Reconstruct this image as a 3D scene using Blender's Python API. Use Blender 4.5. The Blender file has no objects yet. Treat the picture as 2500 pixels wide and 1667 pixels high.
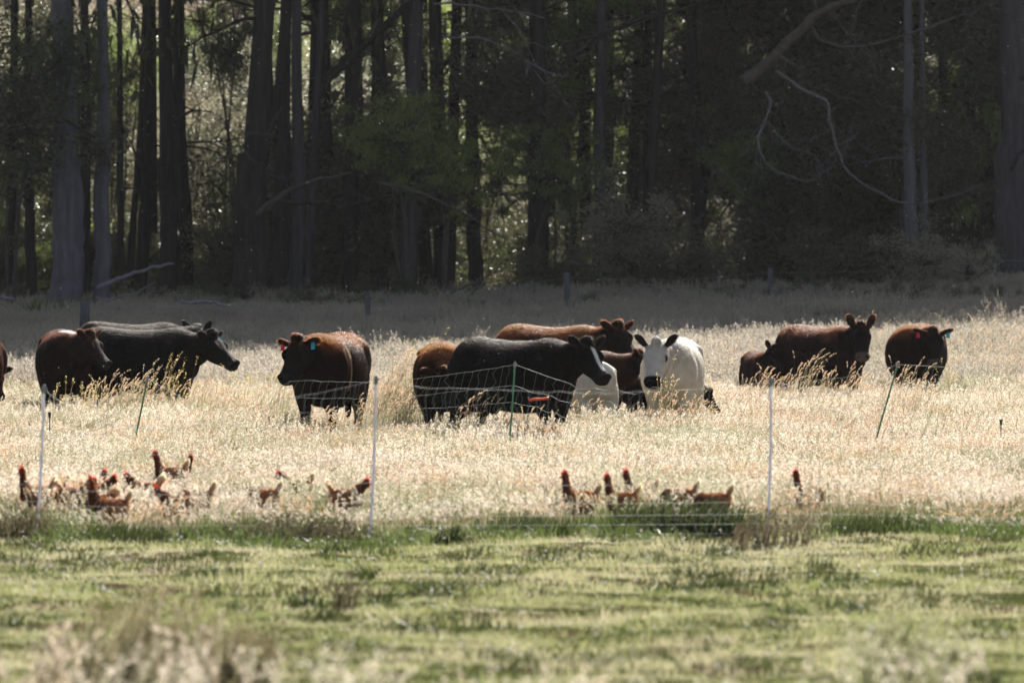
import bpy, math
import numpy as np
from mathutils import Vector, Matrix, Euler

R = math.radians
scene = bpy.context.scene
COL = scene.collection
HAZE = 0.00006

# ------------------------------------------------------------------ camera
F = 13889.0            # focal length in pixels of the 2500 px wide photograph
HOR = 749.0            # row of the horizon
CAMH = 1.70
cam_d = bpy.data.cameras.new('camera')
cam = bpy.data.objects.new('camera', cam_d); COL.objects.link(cam)
cam_d.sensor_width = 36.0; cam_d.lens = 36.0 * F / 2500.0
cam.location = (0, 0, CAMH)
pitch = math.atan((833.5 - HOR) / F)
cam.rotation_euler = (R(90) - pitch, 0, 0)
cam_d.clip_start = 0.5; cam_d.clip_end = 3000
cam_d.dof.use_dof = True
cam_d.dof.focus_distance = 69.0
cam_d.dof.aperture_fstop = 4.2
scene.camera = cam

# ------------------------------------------------------------------ world, sun, exposure
SUN_EL, SUN_AZ = 33.0, 14.0      # azimuth clockwise from straight ahead (+Y)
world = bpy.data.worlds.new('World'); scene.world = world; world.use_nodes = True
nt = world.node_tree
sky = nt.nodes.new('ShaderNodeTexSky'); sky.sky_type = 'NISHITA'; sky.sun_disc = False
sky.sun_elevation = R(SUN_EL); sky.sun_rotation = R(SUN_AZ)
bg = nt.nodes['Background']; bg.inputs['Strength'].default_value = 0.05
hs_ = nt.nodes.new('ShaderNodeHueSaturation'); hs_.inputs['Saturation'].default_value = 0.62
nt.links.new(sky.outputs[0], hs_.inputs['Color']); nt.links.new(hs_.outputs[0], bg.inputs['Color'])
sd = bpy.data.lights.new('sun', 'SUN'); so = bpy.data.objects.new('sun', sd); COL.objects.link(so)
sd.energy = 5.0; sd.angle = R(0.5); sd.color = (1.0, 0.95, 0.87)
sv = Vector((math.sin(R(SUN_AZ)) * math.cos(R(SUN_EL)), math.cos(R(SUN_AZ)) * math.cos(R(SUN_EL)), math.sin(R(SUN_EL))))
so.rotation_euler = sv.to_track_quat('Z', 'Y').to_euler()
scene.view_settings.view_transform = 'Standard'; scene.view_settings.look = 'None'
scene.view_settings.gamma = 1.0; scene.view_settings.use_curve_mapping = False
scene.view_settings.exposure = 1.0
scene.render.engine = 'CYCLES'
cy = scene.cycles
cy.max_bounces = 7; cy.diffuse_bounces = 4; cy.glossy_bounces = 2; cy.transmission_bounces = 5; cy.transparent_max_bounces = 8
cy.sample_clamp_indirect = 4.0; cy.sample_clamp_direct = 0
cy.use_adaptive_sampling = True; cy.adaptive_threshold = 0.015
cy.use_denoising = True
cy.caustics_reflective = False; cy.caustics_refractive = False

# ------------------------------------------------------------------ ground height
def sstep(a, b, x):
    t = np.clip((x - a) / (b - a), 0, 1); return t * t * (3 - 2 * t)
def g(x, y):
    """height of the ground"""
    x = np.asarray(x, float); y = np.asarray(y, float)
    side = np.clip(x / 15.0, -1.3, 1.3)
    rise = 1.60 + 0.30 * side                     # height gained by the tree line
    t = np.clip((y - 84) / 66.0, 0, None)
    h = rise * np.where(t < 1, t * t * (1.6 - 0.6 * t), 1 + 0.6 * (t - 1) * 0.4)
    far = np.clip(y - 225, 0, None)
    h = h + far * 0.22 * sstep(225, 262, y)
    b = 0.018 * np.sin(x * 2.1 + y * .8) + 0.014 * np.sin(x * .7 - y * 1.9 + 1.3) + 0.02 * np.sin(x * .35 + y * .31)
    nb = sstep(45, 38, y) * (0.014 * np.sin(x * 5.3 + 2 * np.sin(y * 2.3)) * np.sin(y * 4.1 + 1.7 * np.sin(x * 1.9))
                             + 0.022 * np.sin(x * 2.3 + np.sin(y * 1.7) * 2) * np.sin(y * 1.55 + x * .6))
    hsh = np.sin(x * 127.1 + y * 311.7) * 43758.5453; nb = nb + sstep(45, 38, y) * 0.022 * (hsh - np.floor(hsh) - .5) * (np.sin(x * 9.7 + y * 3.1) * .5 + .8)
    return h + b + nb
def X(px, D): return (px - 1250.0) / F * D
def Z(py, D): return CAMH - (py - HOR) / F * D
def P(px, py, D): return np.array([X(px, D), D, Z(py, D)])

# ------------------------------------------------------------------ materials
def nmat(name):
    m = bpy.data.materials.new(name); m.use_nodes = True
    t = m.node_tree; t.nodes.clear()
    return m, t, t.nodes.new('ShaderNodeOutputMaterial')
def ramp(t, stops):
    r = t.nodes.new('ShaderNodeValToRGB')
    e = r.color_ramp.elements
    while len(e) < len(stops): e.new(0.5)
    for k, (p, c) in enumerate(stops):
        e[k].position = p; e[k].color = (*c, 1)
    return r
def leafy(name, cols, trans=0.45, rough=0.5, spec=0.3, noise=0.0, tmul=1.25):
    """thin plant matter: colour differs per instance and by place; light comes through it"""
    m, t, out = nmat(name)
    info = t.nodes.new('ShaderNodeObjectInfo')
    geo = t.nodes.new('ShaderNodeNewGeometry')
    nz = t.nodes.new('ShaderNodeTexNoise'); nz.inputs['Scale'].default_value = 0.35; nz.inputs['Detail'].default_value = 4
    t.links.new(geo.outputs['Position'], nz.inputs['Vector'])
    mx = t.nodes.new('ShaderNodeMath'); mx.operation = 'ADD'
    m1 = t.nodes.new('ShaderNodeMath'); m1.operation = 'MULTIPLY'; m1.inputs[1].default_value = 0.45
    m2 = t.nodes.new('ShaderNodeMath'); m2.operation = 'MULTIPLY_ADD'; m2.inputs[1].default_value = 0.35
    m3 = t.nodes.new('ShaderNodeMath'); m3.operation = 'MULTIPLY_ADD'; m3.inputs[1].default_value = 1.6; m3.inputs[2].default_value = -0.55
    t.links.new(info.outputs['Random'], m1.inputs[0])
    t.links.new(geo.outputs['Random Per Island'], m2.inputs[0]); t.links.new(m1.outputs[0], m2.inputs[2])
    t.links.new(nz.outputs['Fac'], m3.inputs[0])
    t.links.new(m2.outputs[0], mx.inputs[0]); t.links.new(m3.outputs[0], mx.inputs[1])
    n = len(cols)
    rp = ramp(t, [((k + .3) / n, c) for k, c in enumerate(cols)])
    t.links.new(mx.outputs[0], rp.inputs[0])
    pb = t.nodes.new('ShaderNodeBsdfPrincipled'); pb.inputs['Roughness'].default_value = rough
    pb.inputs['Specular IOR Level'].default_value = spec
    tr = t.nodes.new('ShaderNodeBsdfTranslucent')
    gm = t.nodes.new('ShaderNodeVectorMath'); gm.operation = 'SCALE'; gm.inputs['Scale'].default_value = tmul
    t.links.new(rp.outputs[0], pb.inputs['Base Color']); t.links.new(rp.outputs[0], gm.inputs[0]); t.links.new(gm.outputs[0], tr.inputs['Color'])
    mix = t.nodes.new('ShaderNodeMixShader'); mix.inputs[0].default_value = trans
    t.links.new(pb.outputs[0], mix.inputs[1]); t.links.new(tr.outputs[0], mix.inputs[2]); t.links.new(mix.outputs[0], out.inputs[0])
    return m
def plain(name, c, rough=0.6, spec=0.4, var=0.25, scale=8.0, stretch=(1, 1, 1), bump=0.0, c2=None):
    m, t, out = nmat(name)
    tc = t.nodes.new('ShaderNodeTexCoord'); mp = t.nodes.new('ShaderNodeMapping'); mp.inputs['Scale'].default_value = stretch
    t.links.new(tc.outputs['Object'], mp.inputs['Vector'])
    nz = t.nodes.new('ShaderNodeTexNoise'); nz.inputs['Scale'].default_value = scale; nz.inputs['Detail'].default_value = 8; nz.inputs['Roughness'].default_value = .65
    t.links.new(mp.outputs[0], nz.inputs['Vector'])
    c2 = c2 or tuple(min(1, v * (1 + var * 1.6)) for v in c)
    rp = ramp(t, [(0.28, tuple(v * (1 - var) for v in c)), (0.5, c), (0.72, c2)])
    t.links.new(nz.outputs['Fac'], rp.inputs[0])
    pb = t.nodes.new('ShaderNodeBsdfPrincipled'); pb.inputs['Roughness'].default_value = rough; pb.inputs['Specular IOR Level'].default_value = spec
    t.links.new(rp.outputs[0], pb.inputs['Base Color'])
    if bump:
        bp = t.nodes.new('ShaderNodeBump'); bp.inputs['Strength'].default_value = bump; bp.inputs['Distance'].default_value = .03
        t.links.new(nz.outputs['Fac'], bp.inputs['Height']); t.links.new(bp.outputs[0], pb.inputs['Normal'])
    t.links.new(pb.outputs[0], out.inputs[0]); return m
def coat(name, attr='Col', rough=0.5, spec=0.3, trans=0.0, tmul=2.0, fur=False):
    m, t, out = nmat(name)
    a = t.nodes.new('ShaderNodeAttribute'); a.attribute_name = attr
    pb = t.nodes.new('ShaderNodeBsdfPrincipled'); pb.inputs['Roughness'].default_value = rough; pb.inputs['Specular IOR Level'].default_value = spec
    t.links.new(a.outputs['Color'], pb.inputs['Base Color'])
    if not fur:
        tc = t.nodes.new('ShaderNodeTexCoord')
        mp = t.nodes.new('ShaderNodeMapping'); mp.inputs['Scale'].default_value = (10, 30, 30)
        nz = t.nodes.new('ShaderNodeTexNoise'); nz.inputs['Scale'].default_value = 2.2; nz.inputs['Detail'].default_value = 6
        t.links.new(tc.outputs['Object'], mp.inputs[0]); t.links.new(mp.outputs[0], nz.inputs['Vector'])
        bp = t.nodes.new('ShaderNodeBump'); bp.inputs['Strength'].default_value = .5; bp.inputs['Distance'].default_value = .012
        t.links.new(nz.outputs['Fac'], bp.inputs['Height']); t.links.new(bp.outputs[0], pb.inputs['Normal'])
        t.links.new(pb.outputs[0], out.inputs[0]); return m
    tr = t.nodes.new('ShaderNodeBsdfTranslucent')
    gm = t.nodes.new('ShaderNodeVectorMath'); gm.operation = 'SCALE'; gm.inputs['Scale'].default_value = tmul
    mn = t.nodes.new('ShaderNodeVectorMath'); mn.operation = 'MINIMUM'; mn.inputs[1].default_value = (.85, .82, .78)
    t.links.new(a.outputs['Color'], gm.inputs[0]); t.links.new(gm.outputs[0], mn.inputs[0]); t.links.new(mn.outputs[0], tr.inputs['Color'])
    mix = t.nodes.new('ShaderNodeMixShader'); mix.inputs[0].default_value = trans
    t.links.new(pb.outputs[0], mix.inputs[1]); t.links.new(tr.outputs[0], mix.inputs[2]); t.links.new(mix.outputs[0], out.inputs[0])
    return m

M = {}
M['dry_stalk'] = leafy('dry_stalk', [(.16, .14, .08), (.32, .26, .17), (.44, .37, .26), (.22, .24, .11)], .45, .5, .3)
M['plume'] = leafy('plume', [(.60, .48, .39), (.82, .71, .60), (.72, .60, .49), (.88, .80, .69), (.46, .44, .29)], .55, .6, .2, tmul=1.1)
M['shade_stalk'] = leafy('shade_stalk', [(.11, .115, .09), (.16, .16, .13), (.22, .21, .175)], .4, .6, .2)  # dry stalk greyed and darkened: the trees' shade put into the colour
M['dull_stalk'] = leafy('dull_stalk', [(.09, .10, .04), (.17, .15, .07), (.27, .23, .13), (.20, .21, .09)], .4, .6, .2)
M['shade_plume'] = leafy('shade_plume', [(.40, .36, .32), (.58, .50, .43), (.48, .44, .36)], .5, .6, .2)  # darker copy of the plume, with the field's shade in its colour
M['rush'] = leafy('rush', [(.10, .12, .05), (.22, .18, .09), (.32, .25, .13)], .35, .5, .3)
M['foxtail'] = leafy('foxtail', [(.60, .42, .26), (.74, .55, .36), (.66, .50, .36)], .55, .6, .2, tmul=1.15)
M['floret'] = leafy('floret', [(.62, .50, .20), (.55, .40, .14), (.72, .60, .30)], .5, .6, .2)
M['green_blade'] = leafy('green_blade', [(.12, .145, .045), (.24, .275, .09), (.37, .38, .17), (.52, .47, .30)], .45, .5, .3)
M['lush_blade'] = leafy('lush_blade', [(.04, .065, .015), (.075, .11, .025), (.13, .17, .05)], .45, .42, .4)
M['weed_leaf'] = leafy('weed_leaf', [(.07, .075, .035), (.12, .105, .06), (.17, .14, .085)], .3, .6, .3)
M['weed_floret'] = leafy('weed_floret', [(.16, .12, .07), (.26, .20, .11), (.34, .26, .12)], .45, .6, .2)
M['weed_pale'] = leafy('weed_pale', [(.19, .18, .10), (.30, .27, .17), (.42, .37, .25)], .45, .6, .2)
M['dark_weed'] = leafy('dark_weed', [(.025, .04, .012), (.045, .065, .02), (.08, .10, .03)], .25, .5, .3, tmul=1.4)
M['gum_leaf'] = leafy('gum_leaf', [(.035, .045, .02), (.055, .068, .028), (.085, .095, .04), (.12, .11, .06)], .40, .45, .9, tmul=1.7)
M['lit_leaf'] = leafy('lit_leaf', [(.045, .07, .02), (.09, .14, .035), (.17, .24, .06), (.27, .32, .10)], .5, .3, .6, tmul=1.6)  # lighter, yellower leaf: sunlight on the hanging foliage put into the colour
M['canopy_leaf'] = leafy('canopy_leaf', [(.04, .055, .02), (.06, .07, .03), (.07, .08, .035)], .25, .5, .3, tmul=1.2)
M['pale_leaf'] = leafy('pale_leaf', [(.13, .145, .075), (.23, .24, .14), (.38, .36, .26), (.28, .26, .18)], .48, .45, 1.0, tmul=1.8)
M['twig'] = plain('twig', (.075, .062, .058), .8, .2)
M['bark_dark'] = plain('bark_dark', (.036, .028, .027), .9, .15, .45, 2.0, (4, 4, .35), .8)
M['bark_pale'] = plain('bark_pale', (.12, .118, .142), .85, .2, .32, 2.2, (3.5, 3.5, .25), .6)
M['bark_mid'] = plain('bark_mid', (.062, .056, .066), .9, .2, .35, 2.0, (4, 4, .35), .7)
M['dead_wood'] = plain('dead_wood', (.22, .21, .25), .85, .2, .3, 6)
M['dead_wood_brown'] = plain('dead_wood_brown', (.085, .072, .068), .9, .2, .3, 6)
M['post_wood'] = plain('post_wood', (.10, .11, .125), .9, .2, .3, 5, (3, 3, .5), .5)
M['wire'] = plain('wire', (.35, .35, .36), .45, .5)
M['net_white'] = plain('net_white', (.40, .41, .42), .6, .3, .08)
M['net_green'] = plain('net_green', (.20, .27, .23), .6, .3, .12)
M['post_green'] = leafy('post_green', [(.10, .26, .17), (.13, .30, .20)], .4, .4, .4, tmul=1.3)
M['post_white'] = leafy('post_white', [(.74, .74, .80), (.78, .78, .85)], .4, .5, .3, tmul=1.0)
M['clip_grey'] = plain('clip_grey', (.28, .28, .28), .5, .5)
M['orange'] = plain('orange', (.85, .10, .03), .45, .5, .08)
M['stone'] = plain('stone', (.45, .42, .38), .9, .2)
M['horn_white'] = plain('horn_white', (.78, .74, .64), .6, .3, .08)
M['coat'] = coat('coat', spec=.05, rough=.75)
M['fur'] = coat('fur', rough=.6, spec=.05, trans=.5, tmul=2.6, fur=True)
M['rim_fur'] = coat('rim_fur', rough=.45, spec=.16, trans=.5, tmul=3.0, fur=True)  # brighter, glossier copy of the fur on up-facing hair, imitating rim light
M['eye'] = plain('eye', (.012, .010, .009), .12, .6, .1)
M['tag_blue'] = plain('tag_blue', (.02, .42, .58), .5, .3, .08)
M['tag_red'] = plain('tag_red', (.70, .03, .06), .5, .3, .08)
M['hen_coat'] = coat('hen_coat', rough=.7, spec=.15)
M['hen_fluff'] = coat('hen_fluff', rough=.6, spec=.15, trans=.55, tmul=1.8, fur=True)
M['comb'] = leafy('comb', [(.88, .05, .03), (.92, .07, .04)], .6, .5, .3, tmul=1.05)
M['beak'] = plain('beak', (.42, .30, .14), .5, .4)
M['hen_leg'] = plain('hen_leg', (.55, .40, .14), .6, .3)
M['daisy'] = leafy('daisy', [(.85, .84, .80), (.9, .9, .86)], .4, .5, .3, tmul=1.0)
M['insect'] = leafy('insect', [(.92, .90, .85), (.95, .93, .9)], .55, .3, .5, tmul=1.02)

def ground_material():
    m, t, out = nmat('ground_soil')
    geo = t.nodes.new('ShaderNodeNewGeometry'); sp = t.nodes.new('ShaderNodeSeparateXYZ'); t.links.new(geo.outputs['Position'], sp.inputs[0])
    n1 = t.nodes.new('ShaderNodeTexNoise'); n1.inputs['Scale'].default_value = 1.6; n1.inputs['Detail'].default_value = 8; n1.inputs['Roughness'].default_value = .7
    t.links.new(geo.outputs['Position'], n1.inputs['Vector'])
    near = ramp(t, [(.30, (.06, .040, .026)), (.40, (.10, .07, .045)), (.47, (.055, .065, .022)), (.72, (.11, .125, .04))])
    t.links.new(n1.outputs['Fac'], near.inputs[0])
    farr = ramp(t, [(.35, (.10, .08, .05)), (.5, (.19, .15, .095)), (.7, (.27, .22, .15))])
    t.links.new(n1.outputs['Fac'], farr.inputs[0])
    hill = ramp(t, [(.35, (.14, .12, .07)), (.5, (.40, .31, .22)), (.7, (.60, .46, .36))])
    n2 = t.nodes.new('ShaderNodeTexNoise'); n2.inputs['Scale'].default_value = .25; n2.inputs['Detail'].default_value = 8
    t.links.new(geo.outputs['Position'], n2.inputs['Vector']); t.links.new(n2.outputs['Fac'], hill.inputs[0])
    def step(a, b):
        r = t.nodes.new('ShaderNodeMapRange'); r.inputs['From Min'].default_value = a; r.inputs['From Max'].default_value = b
        t.links.new(sp.outputs['Y'], r.inputs['Value']); return r
    s1, s2 = step(40, 43), step(228, 245)
    a = t.nodes.new('ShaderNodeMixRGB'); b = t.nodes.new('ShaderNodeMixRGB')
    t.links.new(s1.outputs[0], a.inputs[0]); t.links.new(near.outputs[0], a.inputs[1]); t.links.new(farr.outputs[0], a.inputs[2])
    t.links.new(s2.outputs[0], b.inputs[0]); t.links.new(a.outputs[0], b.inputs[1]); t.links.new(hill.outputs[0], b.inputs[2])
    pb = t.nodes.new('ShaderNodeBsdfPrincipled'); pb.inputs['Roughness'].default_value = 1.0; pb.inputs['Specular IOR Level'].default_value = 0.0
    t.links.new(b.outputs[0], pb.inputs['Base Color'])
    bp = t.nodes.new('ShaderNodeBump'); bp.inputs['Strength'].default_value = .6; bp.inputs['Distance'].default_value = .05
    n3 = t.nodes.new('ShaderNodeTexNoise'); n3.inputs['Scale'].default_value = 14; n3.inputs['Detail'].default_value = 8
    t.links.new(geo.outputs['Position'], n3.inputs['Vector']); t.links.new(n3.outputs['Fac'], bp.inputs['Height']); t.links.new(bp.outputs[0], pb.inputs['Normal'])
    t.links.new(pb.outputs[0], out.inputs[0]); return m
M['ground'] = ground_material()

# ------------------------------------------------------------------ mesh helpers
class MB:
    """collects triangles / quads with a material index"""
    def __init__(s): s.v = []; s.f = []; s.m = []; s.c = []; s.n = 0
    def add(s, v, f, m=0, c=None):
        v = np.asarray(v, float); f = np.asarray(f, int)
        if len(f) == 0: return
        if f.shape[1] == 3: f = np.hstack([f, np.full((len(f), 1), -10**9)])
        s.v.append(v); s.f.append(np.where(f < 0, -1, f + s.n)); s.m.append(np.full(len(f), m)); s.n += len(v)
        s.c.append(np.tile(np.array([.5, .5, .5]), (len(v), 1)) if c is None else np.broadcast_to(np.asarray(c, float), (len(v), 3)))
    def mesh(s, name, mats, smooth=True, color=False):
        me = bpy.data.meshes.new(name)
        V = np.concatenate(s.v); Fc = np.concatenate(s.f); mi = np.concatenate(s.m)
        tri = Fc[:, 3] < 0
        cnt = np.where(tri, 3, 4); start = np.concatenate([[0], np.cumsum(cnt)[:-1]])
        loops = Fc.reshape(-1); loops = loops[loops >= 0]
        me.vertices.add(len(V)); me.vertices.foreach_set('co', V.astype(np.float32).ravel())
        me.loops.add(len(loops)); me.loops.foreach_set('vertex_index', loops.astype(np.int32))
        me.polygons.add(len(Fc)); me.polygons.foreach_set('loop_start', start.astype(np.int32))
        me.polygons.foreach_set('material_index', mi.astype(np.int32))
        me.polygons.foreach_set('use_smooth', np.full(len(Fc), smooth))
        for m in mats: me.materials.append(m)
        me.update(calc_edges=True)
        if color:
            a = me.color_attributes.new('Col', 'FLOAT_COLOR', 'POINT')
            C = np.concatenate(s.c); a.data.foreach_set('color', np.hstack([C, np.ones((len(C), 1))]).astype(np.float32).ravel())
        me.validate()
        return me
def obj(name, me, parent=None, loc=(0, 0, 0), rot=(0, 0, 0), scale=1.0):
    o = bpy.data.objects.new(name, me); COL.objects.link(o)
    o.location = loc; o.rotation_euler = rot
    o.scale = (scale,) * 3 if np.isscalar(scale) else scale
    if parent: o.parent = parent
    return o
def tag(o, label=None, cat=None, group=None, kind=None):
    if label: o['label'] = label
    if cat: o['category'] = cat
    if group: o['group'] = group
    if kind: o['kind'] = kind
    return o
def empty(name, loc, rz=0.0):
    o = bpy.data.objects.new(name, None); COL.objects.link(o); o.location = loc; o.rotation_euler = (0, 0, rz); o.empty_display_size = .2
    return o
def catmull(A, n):
    A = np.asarray(A, float)
    if A.ndim == 1: A = A[:, None]
    k = len(A); B = np.vstack([2 * A[0] - A[1], A, 2 * A[-1] - A[-2]])
    u = np.linspace(0, k - 1 - 1e-9, n); i = u.astype(int); t = (u - i)[:, None]
    p0, p1, p2, p3 = B[i], B[i + 1], B[i + 2], B[i + 3]
    return .5 * ((2 * p1) + (-p0 + p2) * t + (2 * p0 - 5 * p1 + 4 * p2 - p3) * t ** 2 + (-p0 + 3 * p1 - 3 * p2 + p3) * t ** 3)
def loft(path, side_r, up_r, dn_r=None, up=(0, 0, 1), n=24, k=18, power=1.0):
    """closed tube along path; side_r / up_r / dn_r half sizes; up is a vector or one per path point"""
    path = np.asarray(path, float); dn_r = up_r if dn_r is None else dn_r
    C = catmull(path, n); a = catmull(side_r, n)[:, 0]; b = catmull(up_r, n)[:, 0]; d = catmull(dn_r, n)[:, 0]
    a, b, d = (np.maximum(q, .003) for q in (a, b, d))
    T = np.gradient(C, axis=0); T /= np.linalg.norm(T, axis=1)[:, None] + 1e-12
    U = np.asarray(up, float)
    U = np.tile(U, (n, 1)) if U.ndim == 1 else catmull(U, n)
    S = np.cross(U, T); S /= np.linalg.norm(S, axis=1)[:, None] + 1e-12
    U = np.cross(T, S)
    th = np.linspace(0, 2 * np.pi, k, endpoint=False)
    ct, st = np.cos(th), np.sin(th)
    ct = np.sign(ct) * np.abs(ct) ** power; st = np.sign(st) * np.abs(st) ** power
    rr = np.where(st[None, :] > 0, b[:, None], d[:, None])
    V = C[:, None, :] + S[:, None, :] * (a[:, None] * ct[None, :])[..., None] + U[:, None, :] * (rr * st[None, :])[..., None]
    V = V.reshape(-1, 3)
    i, j = np.meshgrid(np.arange(n - 1), np.arange(k), indexing='ij'); i = i.ravel(); j = j.ravel(); j2 = (j + 1) % k
    Fq = np.stack([i * k + j, i * k + j2, (i + 1) * k + j2, (i + 1) * k + j], 1)
    V = np.vstack([V, C[0], C[-1]]); c0 = n * k; c1 = c0 + 1
    jj = np.arange(k); jn = (jj + 1) % k
    F0 = np.stack([np.full(k, c0), jn, jj, np.full(k, -1)], 1); F1 = np.stack([np.full(k, c1), (n - 1) * k + jj, (n - 1) * k + jn, np.full(k, -1)], 1)
    return V, np.vstack([Fq, F0, F1])
def add_q(mb, VF, m=0, c=None):
    V, Fq = VF; mb.v.append(V); mb.f.append(np.where(Fq < 0, -1, Fq + mb.n)); mb.m.append(np.full(len(Fq), m)); mb.n += len(V)
    mb.c.append(np.tile(np.array([.5, .5, .5]), (len(V), 1)) if c is None else np.broadcast_to(np.asarray(c, float), (len(V), 3)))
def tube(mb, pts, rad, m=0, k=6, n=None, c=None):
    pts = np.asarray(pts, float); rad = np.atleast_1d(np.asarray(rad, float))
    if len(rad) == 1: rad = np.repeat(rad, len(pts))
    if len(rad) != len(pts): rad = np.interp(np.linspace(0, 1, len(pts)), np.linspace(0, 1, len(rad)), rad)
    n = n or len(pts)
    d = np.abs(pts[-1] - pts[0]); up = (0, 1, .01) if d[2] > d[1] else (0, 0.01, 1)
    C = catmull(pts, n); a = np.interp(np.linspace(0, 1, n), np.linspace(0, 1, len(rad)), rad)
    V, Fq = loft(C, a, a, up=up, n=n, k=k); add_q(mb, (V, Fq), m, c)
def wires(mb, A, B, r, m=0):
    """many straight three-sided wires at once"""
    A = np.asarray(A, float); B = np.asarray(B, float); d = B - A; d /= np.linalg.norm(d, axis=1)[:, None] + 1e-12
    ref = np.where(np.abs(d[:, 2:3]) > .7, np.array([[0, 1., 0]]), np.array([[0, 0, 1.]]))
    s = np.cross(d, ref); s /= np.linalg.norm(s, axis=1)[:, None] + 1e-12; u = np.cross(d, s)
    vs = []
    for base in (A, B):
        for q in range(3):
            a = 2 * np.pi * q / 3; vs.append(base + r * (s * math.cos(a) + u * math.sin(a)))
    V = np.stack(vs, 1).reshape(-1, 3); o = np.arange(len(A))[:, None] * 6
    Fq = np.concatenate([o + np.array([[0, 1, 4, 3]]), o + np.array([[1, 2, 5, 4]]), o + np.array([[2, 0, 3, 5]])])
    mb.add(V, Fq, m)
def unit(v): return v / (np.linalg.norm(v, axis=-1, keepdims=True) + 1e-12)
def rdir(rng, n): return unit(rng.normal(size=(n, 3)))

def remesh(V_F_list, voxel, smooth=6, factor=.5):
    mb = MB()
    for VF in V_F_list: add_q(mb, VF)
    me = mb.mesh('tmp', [])
    o = bpy.data.objects.new('tmp', me); COL.objects.link(o)
    r = o.modifiers.new('r', 'REMESH'); r.mode = 'VOXEL'; r.voxel_size = voxel; r.use_smooth_shade = True
    s = o.modifiers.new('s', 'SMOOTH'); s.iterations = smooth; s.factor = factor
    dg = bpy.context.evaluated_depsgraph_get(); ev = o.evaluated_get(dg); em = ev.to_mesh()
    nv = len(em.vertices); V = np.empty(nv * 3, np.float32); em.vertices.foreach_get('co', V)
    N = np.empty(nv * 3, np.float32); em.vertices.foreach_get('normal', N)
    nl = len(em.loops); L = np.empty(nl, np.int32); em.loops.foreach_get('vertex_index', L)
    cnt = np.empty(len(em.polygons), np.int32); em.polygons.foreach_get('loop_total', cnt)
    st = np.empty(len(em.polygons), np.int32); em.polygons.foreach_get('loop_start', st)
    Fq = np.full((len(cnt), 4), -1)
    for q in range(4):
        ok = cnt > q; Fq[ok, q] = L[st[ok] + q]
    ev.to_mesh_clear(); bpy.data.objects.remove(o); bpy.data.meshes.remove(me)
    return V.reshape(-1, 3).astype(float), N.reshape(-1, 3).astype(float), Fq
def strands(rng, V, N, Fq, count, length, width, flow, colf, lift=.45, weight=None):
    """short hairs lying over a surface; length is a function of the root position"""
    a, b, c = V[Fq[:, 0]], V[Fq[:, 1]], V[Fq[:, 2]]
    area = np.linalg.norm(np.cross(b - a, c - a), axis=1)
    if weight is not None: area = area * weight((a + b + c) / 3)
    pick = rng.choice(len(Fq), count, p=area / area.sum())
    u = rng.random((count, 3)); u /= u.sum(1)[:, None]
    idx = Fq[pick][:, :3]
    root = (V[idx] * u[..., None]).sum(1); nn = unit((N[idx] * u[..., None]).sum(1))
    fl = flow(root); fl = fl - nn * (fl * nn).sum(1)[:, None]; fl = unit(fl + 1e-6)
    L = length(root)[:, None] * rng.uniform(.6, 1.3, (count, 1))
    d = unit(fl * (1 - lift) + nn * lift + rdir(rng, count) * .28)
    mid = root + d * L * .55 + nn * L * .05; tip = mid + unit(d + fl * .5 - nn * .1) * L * .5
    s = unit(np.cross(d, nn + rdir(rng, count) * .5)) * width / 2
    col = colf(root, nn)
    Vs = np.stack([root - s, root + s, mid + s * .8, mid - s * .8, tip], 1).reshape(-1, 3)
    o = np.arange(count)[:, None] * 5
    Fs = np.concatenate([np.hstack([o + np.array([[0, 1, 2, 3]])]), np.hstack([o + np.array([[3, 2, 4]]), np.full((count, 1), -1)])])
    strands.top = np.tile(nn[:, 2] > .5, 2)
    return Vs, Fs, np.repeat(col, 5, axis=0)

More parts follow.
